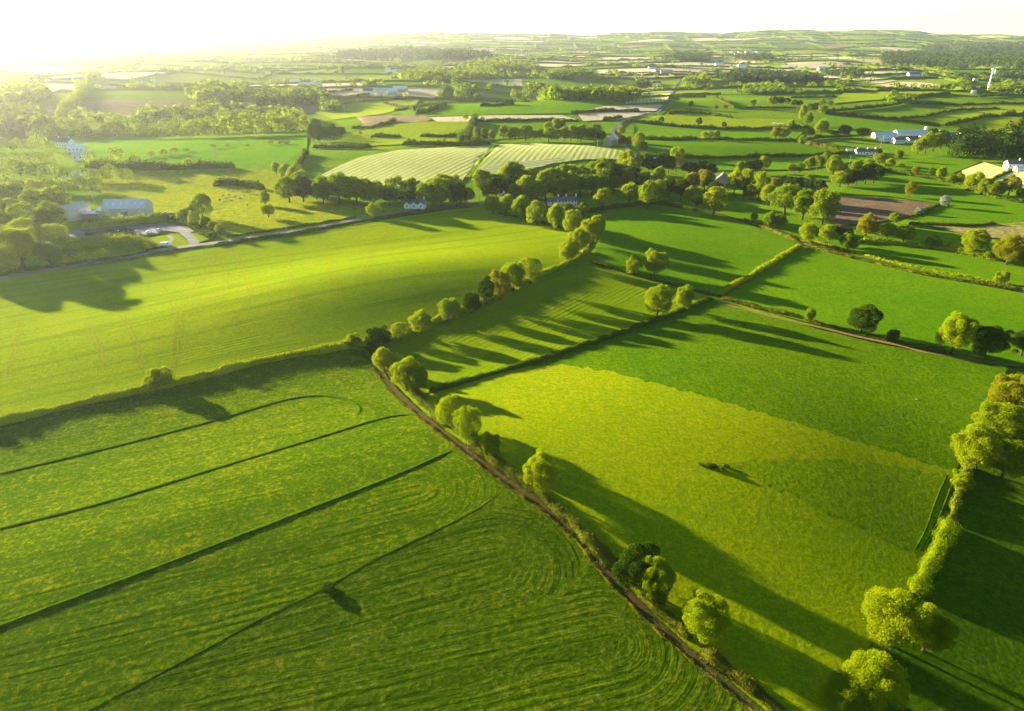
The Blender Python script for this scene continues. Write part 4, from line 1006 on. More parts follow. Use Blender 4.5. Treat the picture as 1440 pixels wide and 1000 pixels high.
def house(px, py, L, W, h, rot, label, wall, roof, rh=None, chim=(), win=0, storeys=1, door=None, cat='house', name='house', group=None, skylights=0, gables=0, bigdoor=False):
    p = P1(px, py); rh = rh or W * .36
    o = empty(name, p, R(rot))
    gable_wall(L, W, h, rh).build('wall', wall, o)
    rf = gable_roof(L, W, h, rh).build('roof', roof, o)
    for cx in chim:
        c = MB(); c.box(cx * L / 2 - .45, cx * L / 2 + .45, -.4, .4, h + rh - .5, h + rh + 1.3)
        c.box(cx * L / 2 - .55, cx * L / 2 + .55, -.5, .5, h + rh + 1.3, h + rh + 1.5)
        for q in (-.22, .22): c.tube([(cx * L / 2 + q, 0, h + rh + 1.5), (cx * L / 2 + q, 0, h + rh + 2.0)], [.14, .12], 7)
        c.build('chimney', wall if wall != SHEETG else BRICK, rf)
    k = int(win)
    for st in range(storeys if k else 0):
        for i in range(k):
            if st == 0 and i == k // 2 and door is not None: continue
            cx = (i + .5) / k * L - L / 2; z = (h / storeys) * st + h / storeys * .42
            f = MB(); y = -W / 2
            f.box(cx - .62, cx + .62, y - .05, y + .02, z, z + 1.35)
            fo = f.build('window', FRAMEM, o)
            g = MB(); g.box(cx - .5, cx + .5, y - .07, y - .051, z + .1, z + 1.25); g.build('pane', GLASS, fo)
    if door is not None and k:
        cx = (k // 2 + .5) / k * L - L / 2
        d = MB(); d.box(cx - .5, cx + .5, -W / 2 - .06, -W / 2 + .02, 0, 2.1); d.build('door', door, o)
    if bigdoor:
        d = MB(); d.box(-2.2, 2.2, -W / 2 - .06, -W / 2 + .02, 0, min(h - .5, 3.8)); d.build('door', SHEETD, o)
    for i in range(skylights):
        cx = (i + .5) / skylights * L - L / 2; y0, y1 = -W * .36, -W * .2
        kz = rh / (W / 2); z0 = h + rh + kz * y0 + .2; z1 = h + rh + kz * y1 + .2
        s = MB(); s.add([(cx - .6, y0, z0), (cx + .6, y0, z0), (cx + .6, y1, z1), (cx - .6, y1, z1), (cx - .6, y0, z0 + .08), (cx + .6, y0, z0 + .08), (cx + .6, y1, z1 + .08), (cx - .6, y1, z1 + .08)],
                      [(0, 3, 2, 1), (4, 5, 6, 7), (0, 1, 5, 4), (1, 2, 6, 5), (2, 3, 7, 6), (3, 0, 4, 7)])
        s.build('skylight', SHEETW, rf)
    for i in range(gables):
        cx = (i + .5) / gables * L - L / 2; gw = L / gables * .62; gh = gw * .5
        y0 = -W / 2 - .9
        m = MB(); hw = gw / 2
        m.add([(cx - hw, y0, -.4), (cx + hw, y0, -.4), (cx + hw, y0, h), (cx, y0, h + gh), (cx - hw, y0, h), (cx - hw, 0, -.4), (cx + hw, 0, -.4), (cx + hw, 0, h), (cx, 0, h + gh), (cx - hw, 0, h)],
              [(0, 1, 2, 3, 4), (1, 6, 7, 2), (5, 0, 4, 9), (6, 5, 9, 8, 7), (2, 7, 8, 3), (3, 8, 9, 4), (0, 5, 6, 1)])
        gb = m.build('front_gable', wall, o)
        r_ = MB()
        for s in (-1, 1):
            kk = gh / hw; e = .3
            v = [(cx + s * (hw + e), y0 - .25, h - kk * e + .02), (cx, y0 - .25, h + gh + .02), (cx, 0, h + gh + .02), (cx + s * (hw + e), 0, h - kk * e + .02)]
            v += [(a, b, c + .14) for a, b, c in v]
            r_.add(v, [(0, 1, 2, 3), (7, 6, 5, 4), (0, 4, 5, 1), (1, 5, 6, 2), (2, 6, 7, 3), (3, 7, 4, 0)])
        r_.build('gable_roof', roof, gb)
        w = MB(); w.box(cx - .6, cx + .6, y0 - .05, y0 + .02, h * .35, h * .35 + 1.5); wo = w.build('window', FRAMEM, o)
        g = MB(); g.box(cx - .48, cx + .48, y0 - .07, y0 - .051, h * .35 + .1, h * .35 + 1.4); g.build('pane', GLASS, wo)
    return tag(o, label, cat, group)

# farmyard hall
house(182, 303, 27, 13, 6.2, 4, 'long farm hall with a pale blue-grey roof and skylights', SHEETG, SHEETB, rh=4.6, cat='barn', name='barn', skylights=6, bigdoor=True)
house(106, 306, 15, 13, 6.5, 62, 'pale gabled barn with a cream roof by the great wood', SHEETG, SHEETT, rh=3.0, cat='barn', name='barn')
house(130, 306, 10, 7, 3.4, 4, 'low white-roofed link building between the two barns', BRICK, SHEETW, rh=1.0, cat='shed', name='shed', win=4)
house(150, 305, 8, 8, 5.0, 4, 'plain grey lean-to at the end of the long farm hall', SHEETG, SHEETB, rh=1.2, cat='shed', name='shed')
# white hillside houses
house(93, 206, 17, 9, 6, -12, 'white house highest in the hazy wood', WHITE, SLATE, win=5, storeys=2, chim=(-.8, .8))
house(109, 213, 15, 8, 4, 8, 'grey-roofed house behind the lowest white hazy house', WHITE, SHEETW, win=4)
house(114, 224, 13, 8, 4, 25, 'white house with a sunlit orange gable in the hazy wood', WHITE, SHEETB, win=3)
house(90, 252, 8, 6, 4, 40, 'small white gable half hidden by the great wood', WHITE, SLATE, win=2)
house(112, 251, 11, 6, 3, 5, 'small white-roofed house behind the great wood', WHITE, SHEETW, win=2)
# cottage and the country houses
house(584, 292, 14.5, 7, 3.3, -4, 'white cottage with three front gables beside the road', WHITE, SLATE, rh=2.8, chim=(-.9, .9), gables=3)
house(797, 290, 13.5, 6.5, 4.8, 4, 'large white country house with three chimneys', WHITE, SLATE, rh=2.0, chim=(-.94, -.1, .94), win=6, storeys=2, door=DOORM)
house(776, 288, 6, 5, 3.0, 4, 'small white outhouse beside the large country house', WHITE, SLATE, win=1)
house(718, 286, 11, 7, 4.2, -14, 'dark-roofed white cottage behind the hedge row trees', WHITE, SLATE, chim=(-.9, .9), win=3)
house(707, 274, 4.5, 4, 3.6, 70, 'tiny white gabled outbuilding on the pale drive', WHITE, SLATE, win=1)
house(903, 256, 17, 8, 3.4, 3, 'long low white bungalow among the trees', WHITE, SLATE, rh=2.2, chim=(.9,), win=5)
house(978, 256, 11, 7, 3.6, -20, 'white-roofed house behind bronze trees', WHITE, SHEETW, win=3)
house(1015, 260, 14, 10, 5.0, 70, 'big slate-roofed house between two groves', STONE, SLATE, rh=4.6, win=4)
house(913, 228, 11, 6, 3.0, 0, 'low shed with a blue roof by the grey upper road', CREAM, SHEETB, rh=1.2, win=2, cat='shed', name='shed')
house(803, 191, 18, 9, 3.8, 2, 'white shed with a pale blue roof behind the tree line', WHITE, SHEETB, rh=1.6, cat='shed', name='shed')
house(857, 204, 12, 9, 5.5, 60, 'pinkish stone house with a pale gable at the foot of the grey road', STONE, SHEETT, rh=3.4, win=3, chim=(.9,))
house(824, 190, 8, 6, 4, 15, 'small brown-roofed house among the dark trees', STONE, SHEETT, win=2)
# farmhouse and white farm
house(1217, 217, 22, 7, 3.2, 0, 'long white farmhouse with three chimneys on the slope', WHITE, SLATE, rh=2.2, chim=(-.85, .1, .85), win=7, door=DOORM)
house(1193, 215, 5, 4, 2.6, 0, 'little white outhouse beside the long farmhouse', WHITE, SHEETW, win=1)
FARM = [
    (1243, 193, 26, 11, 3.2, -2, 'wide white-walled shed with a pale blue roof at the near end of the white farm', WHITE, SHEETB),
    (1281, 190, 40, 12, 3.4, 0, 'longest pale-roofed shed at the back of the white farm', WHITE, SHEETB),
    (1262, 201, 13, 8, 4.2, 8, 'white gabled farm building with a dark roof in front of the sheds', WHITE, SLATE),
    (1284, 200, 15, 9, 3.6, 4, 'dark-roofed white shed at the front of the white farm', WHITE, SLATE),
    (1301, 198, 14, 9, 3.4, -8, 'white-roofed shed touching the grove at the white farm', WHITE, SHEETW),
    (1246, 198, 14, 9, 3.8, 18, 'low white shed nearest the paddock hedge', WHITE, SHEETW),
    (1320, 192, 15, 10, 4.6, 55, 'pink-roofed barn behind the farm grove', CREAM, SHEETT),
    (1336, 193, 22, 9, 3.6, -4, 'dark blue-roofed shed at the wood end of the white farm', WHITE, SHEETD)]
for a in FARM:
    house(*a[:6], a[6], a[7], a[8], rh=a[3] * .24, cat='farm shed', name='farm_shed', group='sheds of the white farm', win=4 if a[2] < 20 else 0)
def silo(px, py, r, h, label, mat):
    o = empty('silo', P1(px, py))
    MB().tube([(0, 0, -.3), (0, 0, h)], [r, r], 20).build('body', mat, o, True)
    MB().tube([(0, 0, h + .01), (0, 0, h + r * .35), (0, 0, h + r * .6)], [r * 1.03, r * .7, r * .12], 20).build('cap', SHEETW, o, True)
    return tag(o, label, 'silo')
silo(1301, 187, 2.2, 6.5, 'squat white silo behind the longest farm shed', SHEETW)
silo(1343, 200, 2.2, 8, 'white silo at the wood end of the white farm', SHEETW)
silo(1348.5, 199, 2.2, 9, 'pale teal silo nearest the dark wood', plain_mat('teal_steel', (.30, .46, .44), .5, .15, .6))
house(1425, 236, 14, 9, 4.0, -8, 'white bungalow with a grey roof between wood and straw fields', WHITE, SLATE, rh=2.8, win=4, chim=(.5,))
house(1437, 240, 12, 6, 2.6, -4, 'low white garage wing beside the white bungalow', WHITE, SHEETW, rh=1.2)
# far farms and houses
for a in [(518, 132, 20, 12, 6, 5, 'white house at the head of the far white farm', WHITE, SLATE), (537, 131, 26, 12, 5, -6, 'blue-roofed long shed of the far white farm', WHITE, SHEETB),
          (550, 131, 24, 12, 5, 4, 'white-roofed shed of the far white farm', CREAM, SHEETW), (563, 128, 30, 14, 5, 0, 'grey shed behind the far white farm', STONE, SHEETB),
          (546, 102, 16, 12, 9, 0, 'white hazy house alone among far groves', WHITE, SHEETW), (566, 103, 60, 16, 5, 0, 'long white hazy shed among far groves', WHITE, SHEETB),
          (425, 116, 70, 14, 3.5, -2, 'long pale glasshouse in the hazy fields', SHEETB, SHEETB), (437, 121, 50, 12, 3.5, -3, 'shorter pale glasshouse in front of the longer one', SHEETB, SHEETB),
          (923, 120, 20, 10, 6, 4, 'white house near the end of the grey upper road', WHITE, SLATE), (937, 104, 34, 14, 6, 0, 'pale farmstead on the peach stubble', STONE, SHEETT),
          (917, 97, 26, 14, 6, 0, 'dark-roofed farm barn on the peach stubble', CREAM, SHEETD), (1011, 92, 30, 13, 5, 0, 'white-roofed farm shed below the far village', WHITE, SHEETB),
          (1043, 95, 30, 16, 6, 0, 'blue-grey barn beside the square peach field', WHITE, SHEETB), (1157, 100, 34, 16, 7, 6, 'grey barn at the foot of the peach stubble hill', STONE, SHEETB),
          (1284, 107, 30, 14, 5, 0, 'blue-roofed farm shed behind the tan stubble', CREAM, SHEETD), (1297, 107, 16, 10, 5, 0, 'pinkish cottage behind the tan stubble', STONE, SHEETT),
          (1371, 113, 9, 6, 3, 0, 'small cream hut in the field before the turbine', CREAM, SHEETT), (1369, 131, 8, 6, 3.5, 20, 'small pale hut left of the turbine foot', CREAM, SHEETW),
          (740, 78, 40, 14, 7, 0, 'long pale hazy building under the far hills', CREAM, SHEETT),]:
    house(*a[:6], a[6], a[7], a[8], cat='building' if a[2] > 22 else 'house', name='farm_building' if a[2] > 22 else 'house', group='far buildings')
vrg = random.Random(9)
for k in range(16):
    x = 1028 + k * 2.6 + vrg.uniform(-1, 1); y = 76 + vrg.uniform(-2.2, 2.2)
    house(x, y, vrg.uniform(18, 28), 11, vrg.uniform(6, 8), vrg.uniform(-40, 40), 'white house of the far village under the highest hills', vrg.choice([WHITE, WHITE, CREAM]), vrg.choice([SLATE, SHEETB]), group='houses of the far village')

# ================================================================== WIND TURBINE
def turbine(px, py):
    p = P1(px, py); o = empty('wind_turbine', p)
    wt = plain_mat('turbine_white', (.80, .80, .79), .4, .05, .2)
    H = 44
    MB().tube([(0, 0, -.5), (0, 0, 1), (0, 0, H * .5), (0, 0, H)], [1.75, 1.7, 1.4, 1.05], 24).build('tower', wt, o, True)
    n = MB(); n.tube([(-3.6, 0, H + 1.1), (-2.5, 0, H + 1.25), (2.0, 0, H + 1.3), (3.0, 0, H + 1.25)], [1.0, 1.35, 1.35, 1.0], 14); n.build('nacelle', wt, o, True)
    hb = MB().tube([(3.02, 0, H + 1.25), (3.9, 0, H + 1.25), (4.6, 0, H + 1.25), (5.0, 0, H + 1.25)], [1.05, 1.05, .7, .1], 14).build('hub', wt, o, True)
    for k in range(3):
        a = R(7 + 120 * k); mb = MB(); L = 19
        ax = Vector((0, math.sin(a), math.cos(a))); tx = Vector((0, math.cos(a), -math.sin(a)))
        v = []; f = []
        secs = [(0.9, .5, .48), (2.5, .95, .4), (5, 1.15, .28), (10, .8, .18), (15, .5, .11), (L, .16, .05)]
        for s, c, t in secs:
            b = Vector((3.9, 0, H + 1.25)) + ax * s
            for u, w in ((-.35, 0), (0, .5), (.65, .08), (.65, -.08), (0, -.5)):
                v.append(b + tx * (u * c) * .9 + Vector((1, 0, 0)) * (w * t * 1.3 + u * c * .3))
        for i in range(len(secs) - 1):
            for j in range(5): f.append((i * 5 + j, i * 5 + (j + 1) % 5, (i + 1) * 5 + (j + 1) % 5, (i + 1) * 5 + j))
        f.append((4, 3, 2, 1, 0)); f.append(tuple(len(v) - 5 + j for j in range(5)))
        mb.add(v, f); mb.build('blade', wt, o, True)
    o.rotation_euler = (0, 0, R(-31))
    return tag(o, 'white wind turbine with one blade raised, standing in the far meadow', 'wind turbine')
turbine(1388, 130)

# ================================================================== SMALL THINGS
TYRE = plain_mat('tyre_rubber', (.02, .02, .02), .9, .2, 3)
def car(px, py, rot, paint, label, L=4.2, W=1.75, Hh=1.45, van=False, name='parked_car'):
    o = empty(name, P1(px, py) + np.array([0, 0, .08]), R(rot))
    m = MB(); x, y = L / 2, W / 2
    prof = ([(-x, .35), (-x, 1.0), (-x + .25, Hh + .45), (x - 1.0, Hh + .45), (x - .55, 1.15), (x, .95), (x, .35)] if van else
            [(-x, .35), (-x, .85), (-x + .55, .95), (-x + .95, Hh), (x - 1.75, Hh), (x - 1.1, .95), (x - .1, .82), (x, .6), (x, .35)])
    n = len(prof)
    v = [(a, -y * (1 if z < 1 else .88), z) for a, z in prof] + [(a, y * (1 if z < 1 else .88), z) for a, z in prof]
    m.add(v, [tuple(range(n)), tuple(range(2 * n - 1, n - 1, -1))] + [((i + 1) % n, i, n + i, n + (i + 1) % n) for i in range(n)])
    m.build('body', paint, o)
    g = MB(); z0, z1 = (1.15, Hh + .3) if van else (1.0, Hh - .08)
    for s in (-1, 1):
        yy = s * (y * .93 + .01)
        xa, xb = (x - 1.6, x - .85) if van else (-x + 1.05, x - 1.5)
        g.box(xa, xb, yy - .015, yy + .015, z0, z1)
    g.build('side_windows', GLASS, o)
    for sx in (-1, 1):
        for sy in (-1, 1):
            w = MB().tube([(sx * (x - .75), sy * (y - .2), .32), (sx * (x - .75), sy * (y + .02), .32)], [.33, .33], 14).build('wheel', TYRE, o)
            MB().tube([(sx * (x - .75), sy * (y + .021), .32), (sx * (x - .75), sy * (y + .04), .32)], [.19, .17], 10).build('rim', STEELM, w)
    for s in (-1, 1):
        l = MB(); l.box(x - .02, x + .02, s * y * .72 - .17, s * y * .72 + .17, .62, .78); l.build('headlight', FRAMEM, o)
    return tag(o, label, 'van' if van else 'car')
CARW = plain_mat('white_car_paint', (.75, .75, .74), .25, .04, 1, spec=.5)
CARS = plain_mat('silver_car_paint', (.45, .46, .47), .3, .08, 1, spec=.5)
car(210, 328, 20, CARW, 'small white car near the clipped hedge on the gravel car park')
car(224, 325, 70, CARS, 'silver car parked alone on the open gravel')
car(233, 346, 8, CARW, 'white van parked by the lawn near the road', 5.4, 2.0, 1.7, van=True, name='parked_van')
for x, y in ((226, 302), (234, 301)):
    car(x, y, random.uniform(0, 90), CARS, 'silver car half hidden beside the end of the long farm hall' if x < 230 else 'silver car parked under the corner grove by the farm hall')

WOOD = plain_mat('weathered_pole_wood', (.42, .33, .22), .9, .3, 3)
def pole(px, py, h, label):
    o = empty('utility_pole', P1(px, py))
    MB().tube([(0, 0, -.3), (0, 0, h * .5), (0, 0, h)], [.19, .16, .12], 8).build('mast', WOOD, o, True)
    c = MB(); c.box(-.9, .9, -.16, -.05, h - .75, h - .6); ca = c.build('crossarm', WOOD, o)
    for s in (-.75, 0, .75): MB().tube([(s, -.1, h - .6), (s, -.1, h - .42)], [.06, .04], 6).build('insulator', STEELM, ca)
    return tag(o, label, 'utility pole', 'wooden utility poles')
for x, y, h, l in [(1194, 233, 9.5, 'pale wooden utility pole below the long farmhouse'), (1238, 208, 9, 'pale wooden utility pole in the field before the white farm'), (136, 300, 15, 'tall thin pole rising behind the two barns'),
                   (526, 296, 8, 'thin utility pole behind the yellow roadside tree'), (403, 327, 6, 'short pole on the farmyard roadside'), (675, 287, 7.5, 'white pole where the road meets the wood'), (840, 208, 8, 'slim pole by the dark trees of the stone house')]:
    pole(x, y, h, l)

def skin_body(name, joints, edges, radii, mat, sub=2):
    me = bpy.data.meshes.new(name); me.from_pydata(joints, edges, []); me.update()
    o = bpy.data.objects.new(name, me); COL.objects.link(o)
    o.modifiers.new('skin', 'SKIN')
    for i, r in enumerate(radii): me.skin_vertices[0].data[i].radius = (r, r)
    me.skin_vertices[0].data[0].use_root = True
    sb = o.modifiers.new('sub', 'SUBSURF'); sb.levels = sub; sb.render_levels = sub
    dg = bpy.context.evaluated_depsgraph_get()
    ev = bpy.data.meshes.new_from_object(o.evaluated_get(dg))
    bpy.data.objects.remove(o); ev.name = name
    for p in ev.polygons: p.use_smooth = True
    ev.materials.clear(); ev.materials.append(mat)
    return ev
def quadruped(name, s, mat, graze=True):
    J = [(0, 0, 1.0), (.55, 0, 1.02), (.85, 0, 1.0), (-.45, 0, 1.0), (-.75, 0, 1.0)]
    Rd = [.34, .31, .20, .34, .24]
    E = [(0, 1), (1, 2), (0, 3), (3, 4)]
    nz = [(1.15, 0, .80), (1.38, 0, .42), (1.50, 0, .22)] if graze else [(1.12, 0, 1.28), (1.32, 0, 1.42), (1.60, 0, 1.30)]
    b = len(J); J += nz; Rd += [.15, .14, .085]; E += [(2, b), (b, b + 1), (b + 1, b + 2)]
    for sx, kx in ((.62, 1), (-.62, 3)):
        for sy in (-.17, .17):
            b = len(J)
            J += [(sx, sy, .74), (sx + (.02 if sx > 0 else .06), sy, .56 if sx > 0 else .60), (sx + (0 if sx > 0 else -.10), sy, .34 if sx > 0 else .38), (sx + (0 if sx > 0 else -.03), sy, .10), (sx + .05, sy, .02)]
            Rd += [.13, .10, .062, .05, .055]
            E += [(kx, b), (b, b + 1), (b + 1, b + 2), (b + 2, b + 3), (b + 3, b + 4)]
    b = len(J); J += [(-1.0, 0, .95), (-1.05, 0, .5)]; Rd += [.04, .035]; E += [(4, b), (b, b + 1)]
    h0 = len(J) - 2
    hx = 5 + 1
    for sy in (-1, 1):
        b = len(J); q = J[hx]; J += [(q[0] - .06, sy * .13, q[2] + .10), (q[0] - .10, sy * .24, q[2] + .12)]; Rd += [.04, .03]; E += [(hx, b), (b, b + 1)]
    return skin_body(name, [tuple(c * s for c in j) for j in J], E, [r * s for r in Rd], mat)
COWM = [plain_mat('brown_hide', (.20, .085, .03), .8, .3, 1.2), plain_mat('black_and_white_hide', (.04, .035, .03), .8, .2, 1.0, c2=(.5, .47, .42)), plain_mat('dun_hide', (.36, .22, .09), .8, .25, 1.2)]
COWS = [quadruped('cow', 1.28, COWM[0], True), quadruped('cow', 1.28, COWM[0], False)]
crg = random.Random(4)
CP_ = [(309, 283, 0, 'at the near edge of the herd'), (318, 281, 2, 'beside the brown one at the herd edge'), (326, 284, 0, 'in front of the herd'), (331, 278, 2, 'in the middle of the herd'), (338, 281, 1, 'just right of the herd middle'), (344, 277, 0, 'at the back of the herd'), (322, 276, 1, 'behind the front pair'), (352, 279, 2, 'at the upper end of the herd'), (348, 290, 0, 'apart from the herd towards the upright tree'), (314, 277, 2, 'near the corner grove')]
for k, (x, y, m, l) in enumerate(CP_):
    o = link('cow', COWS[k % 2], COWM[m]); o.location = P1(x, y); o.rotation_euler = (0, 0, crg.uniform(0, 6.28))
    tag(o, ['brown', 'black and white', 'dun'][m] + ' cow ' + l + ' in the rushy pasture', 'cow', 'cows in the rushy pasture')
SHM = plain_mat('sheep_fleece', (.62, .58, .48), .95, .15, 3)
SH = quadruped('sheep', .85, SHM, True)
for k in range(8):
    o = link('sheep', SH); o.location = P1(1087 + k * 2.1, 174 + crg.uniform(-1.2, 1.2)); o.rotation_euler = (0, 0, crg.uniform(0, 6.28)); o.scale = (1.1, 1.6, 1.1)
    tag(o, 'white sheep of the small flock near the tall middle trees', 'sheep', 'sheep near the tall middle trees')

def rock(px, py, s, label, seed, mat, flat=.6):
    rg = np.random.default_rng(seed)
    bm = MB(); import bmesh
    b = bmesh.new(); bmesh.ops.create_icosphere(b, subdivisions=3, radius=1)
    for v in b.verts:
        c = np.array(v.co); k = 1 + .22 * math.sin(c[0] * 3.1 + seed) * math.sin(c[1] * 2.7 + 1) + .12 * math.sin(c[2] * 6 + c[0] * 5)
        v.co = Vector((c[0] * k * s, c[1] * k * s * .7, max(c[2] * k * s * flat, -.2 * s)))
    me = bpy.data.meshes.new('rock'); b.to_mesh(me); b.free()
    o = link('rock', me, mat); o.location = P1(px, py) + np.array([0, 0, s * flat * .4]); o.rotation_euler = (0, 0, seed)
    return tag(o, label, 'rock')
PALE = plain_mat('pale_stone', (.20, .19, .17), .9, .3, 1.5, bump=.04)
rock(1289, 562, .38, 'pale boulder alone in the deep green tussocky pasture', 3, PALE)
rock(1018, 655, .3, 'pale boulder among the small dark rushes', 5, PALE)
rock(1056, 310.5, 1.0, 'larger pale boulder beside the thin earth path', 8, PALE)
rock(1063, 311, .7, 'smaller pale boulder beside the thin earth path', 9, PALE)
rock(463, 823, .4, 'broken pale stone in the muddy hole', 6, PALE)

# ================================================================== FAR COUNTRY
def far_country():
    rg = np.random.default_rng(3)
    V = []; Q = []; CI = []; hed = []; pts_trees = []
    ys = [1450.0]
    while ys[-1] < 9300: ys.append(ys[-1] + rg.uniform(95, 170) * (1 + ys[-1] / 5500))
    ph = rg.uniform(0, 6.28, len(ys)); am = rg.uniform(15, 45, len(ys))
    f = lambda k, x: ys[k] + am[k] * np.sin(x / 520.0 + ph[k]) + 0.05 * x * math.sin(ph[k])
    tan_c = [(900, 3000, 800, 700), (1500, 3600, 700, 500), (400, 2700, 300, 400)]
    nv = 0
    for k in range(len(ys) - 1):
        X = 1.15 * ys[k] + 300; x = -X
        while x < X:
            w = rg.uniform(110, 330) * (1 + ys[k] / 9000); sk = rg.uniform(-60, 60); sk2 = 0
            n = 5
            u = np.linspace(0, 1, n); bot = f(k, x + u * w); top = f(k + 1, x + u * w)
            gx = x + np.outer(np.ones(4), u * w); t = np.linspace(0, 1, 4)[:, None]
            gy = bot * (1 - t) + top * t
            pts = np.stack([gx, gy, hgt(gx, gy) - (.15 + .00035 * np.hypot(gx, gy))], -1).reshape(-1, 3)
            I = np.arange(4 * n).reshape(4, n) + nv
            q = np.stack([I[:-1, :-1], I[:-1, 1:], I[1:, 1:], I[1:, :-1]], -1).reshape(-1, 4)
            V.append(pts); Q.append(q); nv += 4 * n
            c = rg.random() * .95; cx, cy = x + w / 2, ys[k]
            near_tan = any(((cx - a) / c_) ** 2 + ((cy - b) / d) ** 2 < 1 for a, b, c_, d in tan_c)
            if c < (.62 if near_tan else .14): ci = 3 + int(rg.random() < .4)
            elif c < (.66 if near_tan else .20): ci = 5
            elif c < .42: ci = 1
            elif c < .62: ci = 2
            else: ci = 0
            CI += [ci] * len(q)
            if rg.random() < .86: hed.append(np.stack([gx[0], gy[0]], 1))
            if rg.random() < .80: hed.append(np.stack([gx[:, 0], gy[:, 0]], 1))
            x += w
    me = quads_mesh('distant_fields', np.concatenate(V), np.concatenate(Q))
    me.uv_layers.new(name='rows')
    mats = [grass_mat('distant_green', (0.108, 0.187, 0.0070), (0.140, 0.211, 0.0080), streak=0, fine=.2, bump=0.6, yel=.2, clump=.3),
            grass_mat('distant_lime', (0.169, 0.229, 0.0090), (0.202, 0.243, 0.0100), streak=0, fine=.2, bump=0.6, yel=.2, clump=.3),
            grass_mat('distant_dull_green', (0.085, 0.140, 0.0100), (0.112, 0.164, 0.0100), streak=0, fine=.2, bump=0.6, yel=.2, clump=.3),
            grass_mat('distant_stubble', (.46, .37, .19), (.52, .43, .23), streak=0, fine=.2, bump=.6, yel=.2, clump=.2),
            grass_mat('distant_straw', (.48, .43, .17), (.54, .47, .19), streak=0, fine=.2, bump=.6, yel=.2, clump=.2),
            grass_mat('distant_brown_land', (.19, .14, .07), (.24, .18, .09), streak=0, fine=.2, bump=.8, yel=.2, clump=.3)]
    for m in mats: me.materials.append(m)
    me.polygons.foreach_set('material_index', np.array(CI, np.int32))
    me.polygons.foreach_set('use_smooth', np.ones(len(me.polygons), bool))
    if me.polygons[0].normal.z < 0: me.flip_normals()
    tag(link('distant_fields', me), 'hazy patchwork of small green and straw fields reaching the hills', 'fields', kind='structure')
    # hedges of the patchwork: lumpy strips, one mass too many to count
    HV = []; HQ = []; nv = 0; TP = []
    for line in hed:
        if len(line) < 2: continue
        d0 = float(np.hypot(*line[len(line) // 2]))
        xy, t = resample(line, 10 + d0 / 300.0)
        n = len(xy)
        if n < 2: continue
        d = np.gradient(xy, axis=0); d /= np.hypot(d[:, 0], d[:, 1])[:, None] + 1e-9
        nr = np.stack([-d[:, 1], d[:, 0]], 1)
        hh = rg.uniform(2.0, 4.6, n) * (1 + (rg.random(n) < .18) * rg.uniform(.3, 1.4, n)); ww = rg.uniform(3.0, 5.5, n) * (1 + d0 / 9000)
        v = np.zeros((n, 4, 3))
        for j, (u, h) in enumerate(((-.5, -.3), (-.35, 1), (.35, 1), (.5, -.3))):
            q = xy + nr * (u * ww)[:, None]; v[:, j, :2] = q; v[:, j, 2] = hgt(q[:, 0], q[:, 1]) + np.where(h > 0, hh * rg.uniform(.8, 1.1, n), -1 - .0007 * d0)
        I = np.arange(n * 4).reshape(n, 4) + nv
        HV.append(v.reshape(-1, 3)); HQ.append(np.stack([I[:-1, :-1], I[1:, :-1], I[1:, 1:], I[:-1, 1:]], -1).reshape(-1, 4)); nv += 4 * n
        m = rg.poisson(t[-1] / 42.0 * (0.4 + 1.2 * rg.random()))
        s = rg.uniform(0, t[-1], m)
        TP.append(np.stack([np.interp(s, t, xy[:, 0]), np.interp(s, t, xy[:, 1])], 1))
    o = link('distant_hedges', quads_mesh('distant_hedges', np.concatenate(HV), np.concatenate(HQ)), LEAF['fh'])
    tag(o, 'dark web of hedges between the hazy far fields', 'hedges', kind='stuff')
    return np.concatenate(TP)

def crown_mass(name, pts, size, label, cat, mat, seed, per=44, hr=1.0, leaf=.23):
    """far trees that read as one mass: a lump of leaf clumps for each"""
    rg = np.random.default_rng(seed); n = len(pts)
    W = size * rg.uniform(.6, 1.3, n); H = W * hr * rg.uniform(.8, 1.25, n)
    k = np.repeat(np.arange(n), per); m = len(k)
    d = rg.normal(size=(m, 3)); d /= np.linalg.norm(d, axis=1)[:, None]; d[:, 2] = np.where(d[:, 2] < -.5, -d[:, 2], d[:, 2])
    lump = 1 + .22 * np.sin(d[:, 0] * 5 + k) * np.sin(d[:, 1] * 5 + 2 * k)
    z0 = hgt(pts[:, 0], pts[:, 1])
    p = np.stack([pts[k, 0] + d[:, 0] * W[k] * .5 * lump, pts[k, 1] + d[:, 1] * W[k] * .5 * lump, z0[k] + H[k] * .48 + d[:, 2] * H[k] * .52 * lump], 1)
    nr = d + rg.normal(0, .35, d.shape); nr /= np.linalg.norm(nr, axis=1)[:, None]
    V, Q = leaf_quads(p, nr, W[k] * leaf * rg.uniform(.7, 1.3, m), rg)
    o = link(name, quads_mesh(name, V, Q), mat)
    return tag(o, label, cat, kind='stuff')

def in_px_poly(px, spacing, seed, jit=.45):
    a = np.array(dense(px, 10, True)); g = P(a[:, 0], a[:, 1])[:, :2]
    lo, hi = g.min(0), g.max(0)
    gx, gy = np.meshgrid(np.arange(lo[0], hi[0], spacing), np.arange(lo[1], hi[1], spacing))
    ip = np.stack([gx.ravel(), gy.ravel()], 1)
    ip = ip[inside_poly(g, ip)]
    return ip + np.random.default_rng(seed).uniform(-jit * spacing, jit * spacing, ip.shape)

